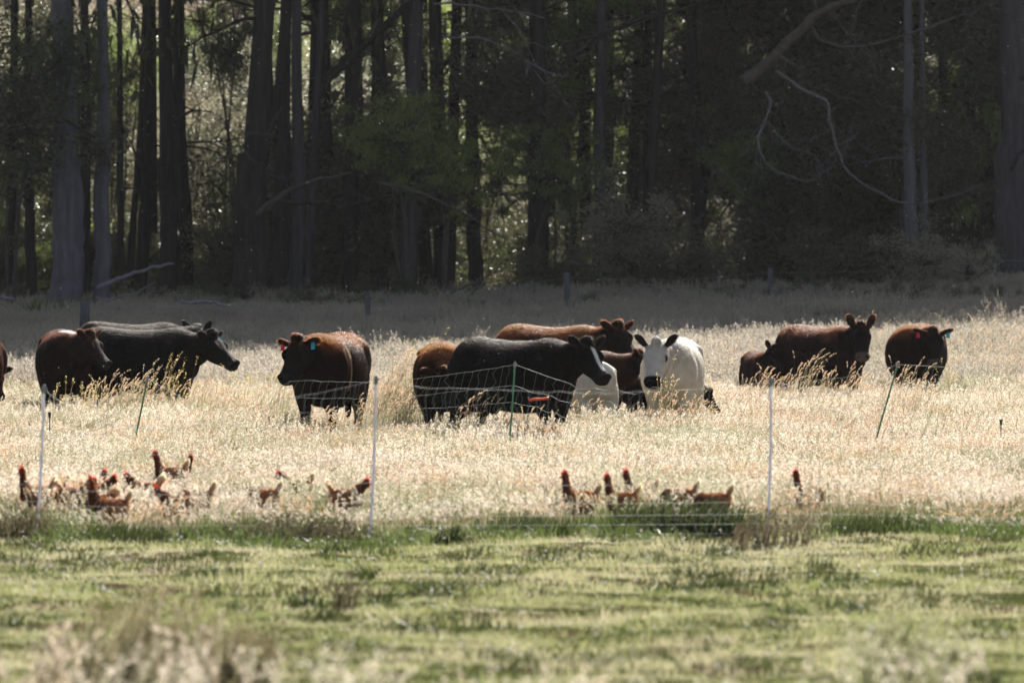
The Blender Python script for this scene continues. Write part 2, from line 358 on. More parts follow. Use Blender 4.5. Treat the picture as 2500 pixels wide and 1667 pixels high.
# ------------------------------------------------------------------ scattering (one object = one mass)
def source_collection(name, meshes):
    c = bpy.data.collections.new(name)
    for k, me in enumerate(meshes):
        o = bpy.data.objects.new('%s_%02d' % (name, k), me); c.objects.link(o)
    return c
def scatter(name, src, pos, rot, scl, idx, label, cat):
    me = bpy.data.meshes.new(name); me.vertices.add(len(pos)); me.vertices.foreach_set('co', np.asarray(pos, np.float32).ravel())
    for nm, arr in (('rot', rot), ('scl', scl)):
        a = me.attributes.new(nm, 'FLOAT_VECTOR', 'POINT'); a.data.foreach_set('vector', np.asarray(arr, np.float32).ravel())
    a = me.attributes.new('idx', 'INT', 'POINT'); a.data.foreach_set('value', np.asarray(idx, np.int32))
    o = obj(name, me); tag(o, label, cat, kind='stuff')
    ng = bpy.data.node_groups.new(name, 'GeometryNodeTree')
    ng.interface.new_socket('Geometry', in_out='INPUT', socket_type='NodeSocketGeometry')
    ng.interface.new_socket('Geometry', in_out='OUTPUT', socket_type='NodeSocketGeometry')
    gi = ng.nodes.new('NodeGroupInput'); go = ng.nodes.new('NodeGroupOutput')
    ip = ng.nodes.new('GeometryNodeInstanceOnPoints'); ci = ng.nodes.new('GeometryNodeCollectionInfo')
    ci.inputs['Collection'].default_value = src; ci.inputs['Separate Children'].default_value = True; ci.inputs['Reset Children'].default_value = True
    def na(n, ty):
        q = ng.nodes.new('GeometryNodeInputNamedAttribute'); q.data_type = ty; q.inputs['Name'].default_value = n
        return q.outputs['Attribute']
    er = ng.nodes.new('FunctionNodeEulerToRotation')
    ng.links.new(gi.outputs[0], ip.inputs['Points']); ng.links.new(ci.outputs[0], ip.inputs['Instance'])
    ip.inputs['Pick Instance'].default_value = True
    ng.links.new(na('idx', 'INT'), ip.inputs['Instance Index'])
    ng.links.new(na('rot', 'FLOAT_VECTOR'), er.inputs[0]); ng.links.new(er.outputs[0], ip.inputs['Rotation'])
    ng.links.new(na('scl', 'FLOAT_VECTOR'), ip.inputs['Scale']); ng.links.new(ip.outputs[0], go.inputs[0])
    md = o.modifiers.new('scatter', 'NODES'); md.node_group = ng
    return o
def halfw(y, m=0.8): return y * 1250.0 / F + m

# ------------------------------------------------------------------ ground and hill
def build_ground():
    ys = np.concatenate([np.arange(12, 50, .11), np.arange(50, 160, .8), np.arange(160, 460, 4.0), [500, 600, 800, 1200]])
    ys = np.concatenate([[-30, -10, 0], ys])
    xs = np.concatenate([[-600, -300, -150, -90, -60, -40, -30, -22, -16, -12, -9, -7], np.arange(-6, 6.01, .11), [7, 9, 12, 16, 22, 30, 40, 60, 90, 150, 300, 600]])
    Xg, Yg = np.meshgrid(xs, ys); Zg = g(Xg, Yg)
    V = np.stack([Xg, Yg, Zg], -1).reshape(-1, 3); nx = len(xs)
    i, j = np.meshgrid(np.arange(len(ys) - 1), np.arange(nx - 1), indexing='ij'); i = i.ravel(); j = j.ravel()
    mb = MB(); mb.add(V, np.stack([i * nx + j, i * nx + j + 1, (i + 1) * nx + j + 1, (i + 1) * nx + j], 1))
    o = obj('ground', mb.mesh('ground', [M['ground']])); tag(o, 'paddock ground running under grass to the wooded hill', 'ground', kind='structure')
build_ground()

# ------------------------------------------------------------------ grasses
def tuft(seed, n, Rr, h0, h1, lean, w, head=None, hs=1.0, mats=(0, 1), droop=0.0, wind=(.12, -.05), dome=0.0):
    """n stalks; each a curved tapering ribbon, with a seed head"""
    rng = np.random.default_rng(seed); mb = MB()
    rr = Rr * np.sqrt(rng.random(n)); an = rng.random(n) * 2 * np.pi
    base = np.stack([rr * np.cos(an), rr * np.sin(an), np.full(n, -.03)], 1)
    h = rng.uniform(h0, h1, n) * (1 - dome * (rr / Rr) ** 2); la = rng.random(n) * 2 * np.pi; lm = np.abs(rng.normal(0, lean, n)) * h
    ld = np.stack([np.cos(la) * lm + wind[0] * h, np.sin(la) * lm + wind[1] * h, np.zeros(n)], 1)
    wa = rng.random(n) * np.pi; wd = np.stack([np.cos(wa), np.sin(wa), np.zeros(n)], 1)
    ss = [0, .4, .72, 1.0]; ww = [1, .9, .7, .25 if head is None else .55]
    def pt(s): return base + ld * (s ** 2)[..., None] + np.stack([np.zeros(n), np.zeros(n), h * (s - droop * s ** 4)], 1)
    rows = []
    for s, q in zip(ss, ww):
        c = pt(np.full(n, s)); rows += [c - wd * w * q / 2, c + wd * w * q / 2]
    V = np.stack(rows, 1).reshape(-1, 3); o = np.arange(n)[:, None] * 8
    mb.add(V, np.concatenate([o + np.array([[2 * k, 2 * k + 1, 2 * k + 3, 2 * k + 2]]) for k in range(3)]), mats[0])
    if head in ('plume', 'spike', 'knot'):
        K = {'plume': 16, 'spike': 16, 'knot': 12}[head]
        s0 = {'plume': .80, 'spike': .80, 'knot': .9}[head]
        s = rng.uniform(s0, 1.03, (n, K)); idx = np.repeat(np.arange(n), K)
        sv_ = s.ravel()
        c = base[idx] + ld[idx] * (sv_ ** 2)[:, None] + np.stack([np.zeros(n * K), np.zeros(n * K), h[idx] * (sv_ - droop * sv_ ** 4)], 1)
        t1 = unit(ld[idx] * 2 * sv_[:, None] + np.stack([np.zeros(n * K), np.zeros(n * K), h[idx] * (1 - 4 * droop * sv_ ** 3)], 1))
        out = rdir(rng, n * K); env = np.sin(np.clip((sv_ - s0) / (1.04 - s0), 0.02, .98) * np.pi) ** .6
        rad = {'plume': .016, 'spike': .006, 'knot': .028}[head] * hs
        c = c + out * rad * env[:, None] * rng.uniform(.2, 1, (n * K, 1))
        L = {'plume': .020, 'spike': .022, 'knot': .016}[head] * hs * rng.uniform(.7, 1.3, (n * K, 1))
        W = {'plume': .0062, 'spike': .0075, 'knot': .011}[head] * hs
        d = unit(t1 * .9 + out * .7); sdv = unit(np.cross(d, rdir(rng, n * K))) * W / 2
        V = np.stack([c - d * L * .4, c + sdv, c + d * L * .6, c - sdv], 1).reshape(-1, 3)
        mb.add(V, np.arange(n * K * 4).reshape(-1, 4), mats[1])
    return mb
def green_tuft(seed, n, Rr, h0, h1, w, lean=.5):
    return tuft(seed, n, Rr, h0, h1, lean, w)
def mesh_of(mb, name, mats): return mb.mesh(name, mats, smooth=False)

def uniform_pts(rng, y0, y1, dens, margin=.8, cond=None):
    """points in the camera's wedge, dens per square metre (a function of y or a number)"""
    ym = (y1 - y0); wmax = halfw(y1, margin)
    dm = dens if np.isscalar(dens) else max(dens(np.linspace(y0, y1, 50)))
    n = int(2 * wmax * ym * dm); x = rng.uniform(-wmax, wmax, n); y = rng.uniform(y0, y1, n)
    ok = np.abs(x) < halfw(y, margin)
    if not np.isscalar(dens): ok &= rng.random(n) < dens(y) / dm
    if cond is not None: ok &= cond(x, y)
    return x[ok], y[ok]
def place_stuff(rng, x, y, nvar, s0, s1, tilt=.08, zsc=None):
    n = len(x); z = g(x, y)
    pos = np.stack([x, y, z], 1); rot = np.stack([rng.normal(0, tilt, n), rng.normal(0, tilt, n), rng.random(n) * 2 * np.pi], 1)
    s = rng.uniform(s0, s1, n); zz = s if zsc is None else s * zsc
    return pos, rot, np.stack([s, s, zz], 1), rng.integers(0, nvar, n)
def nz2(x, y, k=1.0, ph=0.0):
    return (np.sin(x * 1.3 * k + ph + 1.7 * np.sin(y * .9 * k + ph)) + np.sin(y * 1.1 * k + 2.1 * ph + 1.3 * np.sin(x * .7 * k)) + .6 * np.sin(x * 3.1 * k + y * 2.3 * k + ph)) / 2.6

COWSPOTS = []      # (x, y, radius) where tall grass is kept thin right in front of things

def build_grass():
    rng = np.random.default_rng(11)
    dry = [mesh_of(tuft(100 + k, 56, .34, .24, .50, .16, .0042, 'plume', 1.35), 'dry_tuft', [M['dry_stalk'], M['plume']]) for k in range(5)]
    dry += [mesh_of(tuft(120 + k, 40, .30, .30, .58, .20, .0042, 'spike', 1.1, droop=.12), 'dry_tuft', [M['dry_stalk'], M['foxtail']]) for k in range(3)]
    dry += [mesh_of(tuft(130 + k, 60, .30, .12, .34, .28, .006), 'dry_tuft', [M['dull_stalk']]) for k in range(2)]
    src = source_collection('dry_grass_source', dry)
    # main sunlit dry grass, 41 m out to the tree line's shade
    x, y = uniform_pts(rng, 41.8, 92, lambda y: np.interp(y, [41, 46, 60, 92], [4.5, 5.6, 7.0, 7.5]), cond=lambda x, y: y > 42.4 + .5 * nz2(x, y, .9))
    p, r, s, i = place_stuff(rng, x, y, 8, .8, 1.15, zsc=np.interp(y, [42, 43, 45, 48, 52, 60, 74, 88], [.38, .62, .68, .66, .68, .72, .78, 1.0]) * (1 + .30 * nz2(x, y, .9)))
    q = rng.random(len(i)) + .22 * nz2(x, y, 1.7, .9); i = np.where(q < .40, 8 + i % 2, np.where(q < .82, i % 5, 5 + i % 3))
    scatter('dry_grass', src, p, r, s, i, 'dry straw coloured paddock grass with pink seed plumes around the hens and cattle', 'grass')
    x, y = uniform_pts(rng, 92, 152, lambda y: np.interp(y, [92, 110, 152], [5.0, 3.4, 3.0]), margin=1.5)
    p, r, s, i = place_stuff(rng, x, y, 8, 1.0, 1.4, zsc=1.0 + .22 * nz2(x, y, .35) + .22 * nz2(x, y, 1.1, 2))
    shd = [mesh_of(tuft(140 + k, 50, .40, .24, .52, .2, .007, 'plume', 1.5), 'field_tuft', [M['shade_stalk'], M['shade_plume']]) for k in range(4)]
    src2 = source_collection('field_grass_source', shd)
    scatter('field_grass', src2, p, r, s, i % 4, 'grass greyed in colour for the shade between the cattle and the trees', 'grass')
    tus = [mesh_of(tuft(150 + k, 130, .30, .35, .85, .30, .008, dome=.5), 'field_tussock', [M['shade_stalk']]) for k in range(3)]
    tus += [mesh_of(tuft(155 + k, 60, .30, .45, .95, .22, .008, 'plume', 1.5, dome=.5), 'field_tussock', [M['shade_stalk'], M['shade_plume']]) for k in range(2)]
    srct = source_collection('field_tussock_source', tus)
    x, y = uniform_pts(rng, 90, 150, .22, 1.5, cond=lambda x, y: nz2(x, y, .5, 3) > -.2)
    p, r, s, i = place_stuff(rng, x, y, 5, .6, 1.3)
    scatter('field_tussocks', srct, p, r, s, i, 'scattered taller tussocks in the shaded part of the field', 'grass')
    # short green sward in front
    sw = [mesh_of(green_tuft(160 + k, 120, .22, .018, .058, .0055, .7), 'sward_tuft', [M['green_blade']]) for k in range(5)]
    src3 = source_collection('sward_source', sw)
    x, y = uniform_pts(rng, 18, 44, 34, .5, cond=lambda x, y: rng.random(len(x)) < np.clip(.72 + .25 * nz2(x, y, 2.6, .7) + .6 * nz2(x, y, 9.5, 1.7) - .35 * sstep(.3, .8, nz2(x * .6, y * 1.2, 1.3, 2.2)), .48, 1))
    p, r, s, i = place_stuff(rng, x, y, 5, .7, 1.3, zsc=np.clip(.9 + .3 * nz2(x, y, 2.6) + .6 * nz2(x, y, 6.1, .4) + .5 * nz2(x, y, 14.3, 2), .35, 2.4))
    scatter('short_grass', src3, p, r, s, i, 'short green grazed grass in the foreground', 'grass')
    dk = [mesh_of(tuft(170 + k, 120, .16, .03, .12, .5, .009, dome=.6), 'dark_tuft', [M['dark_weed']]) for k in range(3)]
    src6 = source_collection('dark_tuft_source', dk)
    x, y = uniform_pts(rng, 23, 43, 2.2, .5, cond=lambda x, y: nz2(x, y, 1.9, 4.0) > 0)
    p, r, s, i = place_stuff(rng, x, y, 3, .6, 1.5)
    scatter('dark_tufts', src6, p, r, s, i, 'small dark green tufts dotted through the short grass', 'grass')
    # lush dark green along the netting
    lu = [mesh_of(green_tuft(180 + k, 70, .20, .05, .17, .008, .45), 'lush_tuft', [M['lush_blade']]) for k in range(4)]
    src4 = source_collection('lush_source', lu)
    x, y = uniform_pts(rng, 40.2, 44.2, 16, .5, cond=lambda x, y: (np.abs(y - 42.2 - .5 * np.sin(x * 1.1)) < 1.5) & (nz2(x, y * .6, 1.9, .3) > .05))
    p, r, s, i = place_stuff(rng, x, y, 4, .7, 1.2, zsc=.8 + .6 * nz2(x, y, 1.9, .3))
    scatter('lush_grass', src4, p, r, s, i, 'dark green lush grass growing along the foot of the near netting', 'grass')
    x, y = uniform_pts(rng, 42.0, 60, 2.6, .5)
    p, r, s, i = place_stuff(rng, x, y, 4, .8, 1.3, zsc=.9 + .5 * nz2(x, y, 1.3, 1))
    scatter('green_understorey', src4, p, r, s, i, 'green blades showing through the dry grass', 'grass')
    # out of focus stalks close to the camera
    big = [mesh_of(tuft(200 + k, 16, .16, .30, .72, .22, .005, 'plume', 1.5), 'near_tuft', [M['dry_stalk'], M['plume']]) for k in range(4)]
    src5 = source_collection('near_source', big)
    def edge(x, y):
        px = x / y * F + 1250
        return rng.random(len(x)) < np.interp(px, [0, 450, 700, 1250, 1500, 1700, 1900, 2250, 2500], [.26, .18, .18, .16, .05, .04, .16, .2, .08])
    x, y = uniform_pts(rng, 18.5, 23.5, 8, .3, cond=edge)
    p, r, s, i = place_stuff(rng, x, y, 4, .8, 1.1, zsc=np.interp(y, [18.5, 21, 23.5], [.60, .66, .55]))
    scatter('near_grass', src5, p, r, s, i, 'blurred dry stalks and plumes along the bottom edge', 'grass')
    # white clover and daisies
    mb = MB(); xs, ys = uniform_pts(rng, 25, 42, 3.6, .3)
    n = len(xs); c = np.stack([xs, ys, g(xs, ys) + rng.uniform(.055, .11, n)], 1); rad = rng.uniform(.005, .014, (n, 1))
    dirs = np.array([[1, 0, 0], [-1, 0, 0], [0, 1, 0], [0, -1, 0], [0, 0, 1], [0, 0, -1.]])
    V = (c[:, None, :] + dirs[None] * rad[:, None, :] * np.array([1, 1, .6])).reshape(-1, 3); o6 = np.arange(n)[:, None] * 6
    fs = [[0, 2, 4], [2, 1, 4], [1, 3, 4], [3, 0, 4], [2, 0, 5], [1, 2, 5], [3, 1, 5], [0, 3, 5]]
    mb.add(V, np.concatenate([o6 + np.array([f]) for f in fs]))
    o = obj('clover_flowers', mb.mesh('clover_flowers', [M['daisy']])); tag(o, 'white clover flowers dotted over the short green grass', 'flowers', kind='stuff')

def clump(name, px, D, n, h0, h1, Rr, label, cat, mats, head='spike', hs=1.0, w=.005, droop=.14, seed=0, lean=.14, group=None, wind=(.14, 0)):
    mb = tuft(seed + 7, n, Rr, h0, h1, lean, w, head, hs, droop=droop, wind=wind, dome=.4)
    x = X(px, D); o = obj(name, mb.mesh(name, mats, smooth=False), loc=(x, D, float(g(x, D))))
    tag(o, label, cat, group); return o

def build_clumps():
    G = 'tall grass and rush clumps among the cattle'
    fx = [M['dry_stalk'], M['foxtail']]; ru = [M['rush'], M['floret']]
    L = [
        (965, 71, 240, .50, .98, .36, fx, 'spike', 'tallest dry grass clump, between the brown cow and the grazing calf'),
        (1010, 72.5, 40, .7, 1.28, .25, ru, 'knot', 'rush clump with golden florets rising above the grazing calf'),
        (925, 69, 110, .4, .72, .35, fx, 'spike', 'pale foxtail clump at the tail of the big brown cow'),
        (690, 71, 36, .5, .95, .22, fx, 'spike', 'drooping foxtails under the muzzle of the big brown cow'),
        (360, 76, 90, .4, .84, .45, fx, 'spike', 'bent foxtails in front of the long black cow'),
        (420, 77, 26, .55, .98, .4, ru, 'knot', 'golden rush florets against the side of the long black cow'),
        (250, 76, 50, .4, .74, .4, fx, 'spike', 'foxtails at the feet of the calf below the white patched cow'),
        (170, 75, 26, .5, .82, .4, ru, 'knot', 'golden florets in front of the white patched cow'),
        (560, 78, 26, .45, .85, .35, ru, 'knot', 'dark rushes in front of the chest of the long black cow'),
        (1610, 69.5, 26, .35, .70, .22, fx, 'spike', 'foxtails before the chest of the white cow'),
        (1600, 70, 8, .5, .95, .2, ru, 'knot', 'thin rushes under the muzzle of the white cow'),
        (1690, 69, 50, .3, .66, .3, fx, 'spike', 'short foxtails below the belly of the white cow'),
        (1400, 68, 40, .3, .62, .35, fx, 'spike', 'foxtails below the pale calf'),
        (1860, 84, 70, .35, .70, .45, fx, 'spike', 'foxtails in front of the small calf'),
        (1960, 84, 70, .4, .86, .4, fx, 'spike', 'foxtails in front of the cow with raised ears'),
        (2070, 85, 60, .4, .80, .35, fx, 'spike', 'foxtails right of the cow with raised ears'),
        (2200, 77, 80, .4, .86, .45, fx, 'spike', 'curved foxtails before the far right cow'),
        (2308, 85, 20, .6, .9, .14, ru, 'knot', 'golden rushes against the far right cow'),
        (2090, 98, 60, .6, 1.25, .5, fx, 'spike', 'tall stalks between the two right hand cows'),
        (2380, 96, 100, .6, 1.35, .7, fx, 'spike', 'tall stalks right of the far right cow'),
        (1150, 66, 40, .3, .6, .3, fx, 'spike', 'foxtails at the hind feet of the white faced cow'),
        (300, 77, 60, .35, .72, .35, fx, 'spike', 'foxtails in front of the hind legs of the long black cow'),
        (480, 76, 70, .35, .70, .4, fx, 'spike', 'foxtails in front of the belly of the long black cow'),
        (600, 75, 60, .35, .66, .4, fx, 'spike', 'loose foxtails between the long black cow and the big brown cow'),
        (1660, 68.5, 40, .3, .56, .3, fx, 'spike', 'foxtails at the forefeet of the white cow'),
        (1300, 65, 40, .25, .46, .35, fx, 'spike', 'foxtails at the forefeet of the white faced black cow'),
        (780, 67, 50, .25, .48, .4, fx, 'spike', 'foxtails at the feet of the big brown cow'),
        (1780, 96, 60, .5, 1.0, .6, fx, 'spike', 'tall stalks behind the small calf'),
        (2480, 92, 70, .6, 1.2, .5, fx, 'spike', 'tall stalks at the right edge behind the netting'),
    ]
    for k, (px, D, n, h0, h1, Rr, mt, hd, lab) in enumerate(L):
        clump('rush_clump' if mt is ru else 'tall_grass_clump', px, D, int(n * 1.4), h0 * (1.25 if mt is ru else 1.55), h1 * (1.25 if mt is ru else 1.6), Rr, lab, 'rush clump' if mt is ru else 'grass clump', mt, hd, 1.25 if hd == 'spike' else 1.1, seed=k, group=G, droop=.2 if hd == 'spike' else .02)
    # leafy weeds along and in front of the near netting
    W = [(1095, 40.6, 60, .08, .22, .15, 'M', 'dark green tuft standing alone before the near netting'),
         (1620, 42.6, 260, .12, .40, .42, 'M', 'large dark green weed patch under the feeding hens'),
         (1755, 42.4, 160, .10, .34, .35, 'M', 'dark weeds beside the right white post'),
         (1885, 40.2, 120, .08, .34, .32, 'W', 'brown seeded dock by the right white post'),
         (2150, 41.6, 150, .08, .24, .45, 'M', 'dark grass bank behind the bottom wires at right'),
         (60, 41.6, 150, .08, .27, .22, 'W', 'dark seeded weed at the foot of the left white post'),
         (300, 41.4, 180, .06, .2, .42, 'M', 'low dark green bank right of the left white post'),
         (690, 41.8, 200, .08, .26, .5, 'W', 'grey green weeds left of the middle white post'),
         (820, 41.6, 120, .08, .24, .3, 'W', 'leafy weeds touching the middle white post'),
         (1265, 42.2, 120, .06, .22, .35, 'M', 'green bank right of the lone dark tuft'),
         (840, 32.0, 34, .08, .30, .07, 'W', 'thin dark weed spire on the short grass'),
         (790, 31.0, 50, .04, .13, .16, 'M', 'low dark tuft at the foot of the weed spire'),
         (330, 24.6, 330, .16, .64, .34, 'B', 'big blurred brown weed with yellow flowers at lower left'),
         (560, 23.8, 220, .14, .52, .15, 'B', 'small blurred brown weed right of the big flowering one'),
         (2200, 22.8, 90, .25, .66, .22, 'P', 'blurred pink seed plumes at lower right'),
         (110, 22.8, 50, .2, .52, .16, 'P', 'blurred pink plumes at lower left'),
         (1370, 41.3, 60, .06, .18, .04, 'M', 'thin green spire beside the white ring')]
    mats = {'M': ([M['dark_weed'], M['weed_leaf']], 'knot', .8), 'W': ([M['weed_leaf'], M['weed_leaf']], 'knot', 1.0), 'B': ([M['weed_pale'], M['weed_floret']], 'knot', .8), 'P': ([M['dry_stalk'], M['plume']], 'plume', 1.4)}
    for k, (px, D, n, h0, h1, Rr, mk, lab) in enumerate(W):
        mt, hd, hs = mats[mk]
        if mk == 'M': hd = None
        clump('leafy_weed' if mk != 'P' else 'plume_grass', px, D, n * (4 if mk == 'M' else 1), h0 * .8, h1, Rr, lab, 'weed' if mk != 'P' else 'grass clump', mt, hd, hs, .013, .06, seed=300 + k, lean=.3, group='weeds on and around the short grass')

# ------------------------------------------------------------------ netting fences
def net_fence(name, label, posts, lines, spans, vstep, wr, mats, knot=.006, seed=0, slant=0.0):
    """posts: list of (top xyz, foot xyz); spans[k] = list of (fraction along, drop of the top wire, extra forward sway)"""
    rng = np.random.default_rng(seed)
    root = empty(name, (posts[0][1][0], posts[0][1][1], 0.0)); off = np.array([posts[0][1][0], posts[0][1][1], 0.0])
    mb = MB(); A = []; B = []; kn = []
    H = lines[-1]
    for k in range(len(posts) - 1):
        t0, b0 = np.array(posts[k][0]), np.array(posts[k][1]); t1, b1 = np.array(posts[k + 1][0]), np.array(posts[k + 1][1])
        L = np.linalg.norm(b1 - b0); nv = max(4, int(L / vstep))
        u = np.linspace(0, 1, nv + 1)
        sp = np.array(spans[k]); drop = np.interp(u, sp[:, 0], sp[:, 1]); amp = np.interp(u, sp[:, 0], sp[:, 2])
        rows = []
        for li, hh in enumerate(lines):
            q = hh / H
            c = (b0 + (t0 - b0) * q)[None] * (1 - u[:, None]) + (b1 + (t1 - b1) * q)[None] * u[:, None]
            gz = g(c[:, 0], c[:, 1]); z = c[:, 2] - drop * q ** 1.3
            c[:, 2] = np.maximum(z, gz + .02 + .012 * li)
            w = amp * (rng.normal(0, 1, nv + 1)) * .35 + amp * .6 * np.sin(u * L * 5 + li * 1.9 + k)
            ends = np.minimum(1, np.minimum(u, 1 - u) * L / .25)
            c[:, 0] += (slant * (q - .5) * (1 if k else .4) + w * .5) * ends * (0.3 + q)
            c[:, 1] += w * ends; c[:, 2] += np.abs(amp) * rng.normal(0, .5, nv + 1) * ends * (q > .4)
            rows.append(c)
            A.append(c[:-1]); B.append(c[1:]); kn.append(c)
        for li in range(len(lines) - 1):
            a, b = rows[li], rows[li + 1]; bulge = rng.normal(0, .012, (nv + 1, 3)); bulge[:, 0] += .012
            m1 = a * .67 + b * .33 + bulge; m2 = a * .33 + b * .67 - bulge
            A += [a, m1, m2]; B += [m1, m2, b]
    off2 = off
    wires(mb, np.concatenate(A) - off2, np.concatenate(B) - off2, wr, 0)
    Kc = np.concatenate(kn) - off2
    dirs = np.array([[1, 0, 0], [-1, 0, 0], [0, 1, 0], [0, -1, 0], [0, 0, 1], [0, 0, -1.]]) * knot
    V = (Kc[:, None, :] + dirs[None]).reshape(-1, 3); o6 = np.arange(len(Kc))[:, None] * 6
    fs = [[0, 2, 4], [2, 1, 4], [1, 3, 4], [3, 0, 4], [2, 0, 5], [1, 2, 5], [3, 1, 5], [0, 3, 5]]
    mb.add(V, np.concatenate([o6 + np.array([f]) for f in fs]), 0)
    tag(root, label, 'netting fence', 'electric netting fences')
    obj('netting', mb.mesh('netting', [mats[0]]), root)
    for (t0, b0) in posts:
        t0, b0 = np.array(t0), np.array(b0)
        pm = MB(); mid = (t0 + b0) / 2 + np.array([.012 if t0[0] > b0[0] else -.006, 0, 0])
        tube(pm, [b0 - off2 - np.array([0, 0, .1]), mid - off2, t0 - off2], [.0095, .0095, .009], k=8, n=8)
        p = obj('post', pm.mesh('post', [mats[1]]), root)
        d = (t0 - b0) / np.linalg.norm(t0 - b0)
        cm = MB(); tube(cm, [t0 - off2 - d * .03, t0 - off2 + d * .012, t0 - off2 + d * .035], [.014, .016, .008], k=8)
        tube(cm, [t0 - off2 + np.array([-.018, 0, .005]), t0 - off2 + np.array([0, 0, .03]), t0 - off2 + np.array([.024, 0, .0])], [.004], k=5, n=6)
        c = obj('insulator_cap', cm.mesh('insulator_cap', [mats[2]]), p)
    return root, off2

def post(tpx, tpy, bpx, D, dt=0.0):
    x = X(bpx, D); return ((X(tpx, D + dt), D + dt, Z(tpy, D + dt)), (x, D, float(g(x, D))))
def build_fences():
    D = 61.5
    ps = [post(-520, 905, -540, 62), post(360, 925, 312, D, -.2), post(1257, 890, 1236, D), post(2192, 890, 2118, D + .3, -.3), post(3080, 900, 3060, 62)]
    sp = [[(0, 0, .01), (.4, .5, .03), (.8, .6, .04), (1, 0, .01)],
          [(0, 0, .01), (.12, .35, .03), (.3, .40, .03), (.36, .08, .012), (.62, .14, .012), (.75, .10, .008), (1, 0, .004)],
          [(0, 0, .01), (.06, .12, .02), (.16, .27, .06), (.3, .30, .06), (.45, .27, .04), (.6, .25, .03), (.85, .14, .02), (1, 0, .02)],
          [(0, 0, .01), (.15, .02, .01), (.4, .06, .012), (.7, .2, .02), (1, 0, .01)]]
    r, off = net_fence('netting_fence', 'far electric netting with green posts, in front of the cattle', ps, [.04, .18, .33, .50, .68, .86, 1.08], sp, .088, .0017, (M['net_green'], M['post_green'], M['clip_grey']), .0042, 3, slant=.10)
    mb = MB(); a = P(1291, 977, D - .12) - off; b = P(1340, 971, D - .12) - off
    tube(mb, [a, a * .7 + b * .3 + np.array([0, 0, .004]), a * .3 + b * .7 - np.array([0, 0, .003]), b], [.012, .016, .014, .016], k=6, n=9)
    obj('tie_strap', mb.mesh('tie_strap', [M['orange']]), r)['label'] = 'bright orange strap tied on a wire'
    D = 42.0
    ps = [post(-820, 950, -830, 42.2), post(107, 950, 88, D), post(918, 928, 901, D - .3), post(1882, 932, 1872, D), post(2790, 940, 2790, 42.3)]
    sp = [[(0, 0, .01), (.5, .3, .02), (1, 0, .01)],
          [(0, 0, .006), (.1, .2, .02), (.4, .33, .02), (.74, .12, .008), (.9, .05, .006), (1, 0, .004)],
          [(0, 0, .004), (.12, .05, .006), (.35, .075, .008), (.6, .09, .008), (.9, .04, .006), (1, 0, .006)],
          [(0, 0, .006), (.1, .05, .01), (.25, .1, .015), (.6, .5, .03), (1, 0, .01)]]
    net_fence('netting_fence', 'near electric netting with white posts, in front of the hens', ps, [.03, .10, .17, .26, .40, .58, .80, 1.12], sp, .075, .0015, (M['net_white'], M['post_white'], M['clip_grey']), .0042, 5)
    # the old farm fence along the trees
    mb = MB(); Df = 140.0
    root = empty('wire_fence', (X(205, 120), 120, 0)); off = np.array([X(205, 120), 120, 0.0]); tag(root, 'old farm fence of grey wooden posts and plain wire at the tree line', 'fence')
    pts = [(-900, 118, 1.2, .08), (205, 120, 1.25, .11), (900, 132, 1.1, .06), (1383, 140, 1.25, .075), (1880, 146, 1.15, .065), (2432, 150, 1.15, .05), (3100, 152, 1.2, .07)]
    heads = []
    for k, (px, D, h, rad) in enumerate(pts):
        x = X(px, D); z = float(g(x, D)); pm = MB()
        b = np.array([x, D, z - .3]) - off; t = np.array([x + .03 * math.sin(k * 2.3), D, z + h]) - off
        tube(pm, [b, (b + t) / 2, t], [rad * 1.05, rad, rad * .95], k=10, n=6)
        obj('fence_post', pm.mesh('fence_post', [M['post_wood']]), root); heads.append((x, D, z, h))
    A = []; B = []
    for (x0, y0, z0, h0), (x1, y1, z1, h1) in zip(heads[:-1], heads[1:]):
        for q in (.35, .6, .9):
            u = np.linspace(0, 1, 9); c = np.stack([x0 + (x1 - x0) * u, y0 + (y1 - y0) * u, z0 + h0 * q + (z1 + h1 * q - z0 - h0 * q) * u - .12 * np.sin(u * np.pi)], 1) - off
            A.append(c[:-1]); B.append(c[1:])
    wires(mb, np.concatenate(A), np.concatenate(B), .004); obj('wire', mb.mesh('wire', [M['wire']]), root)

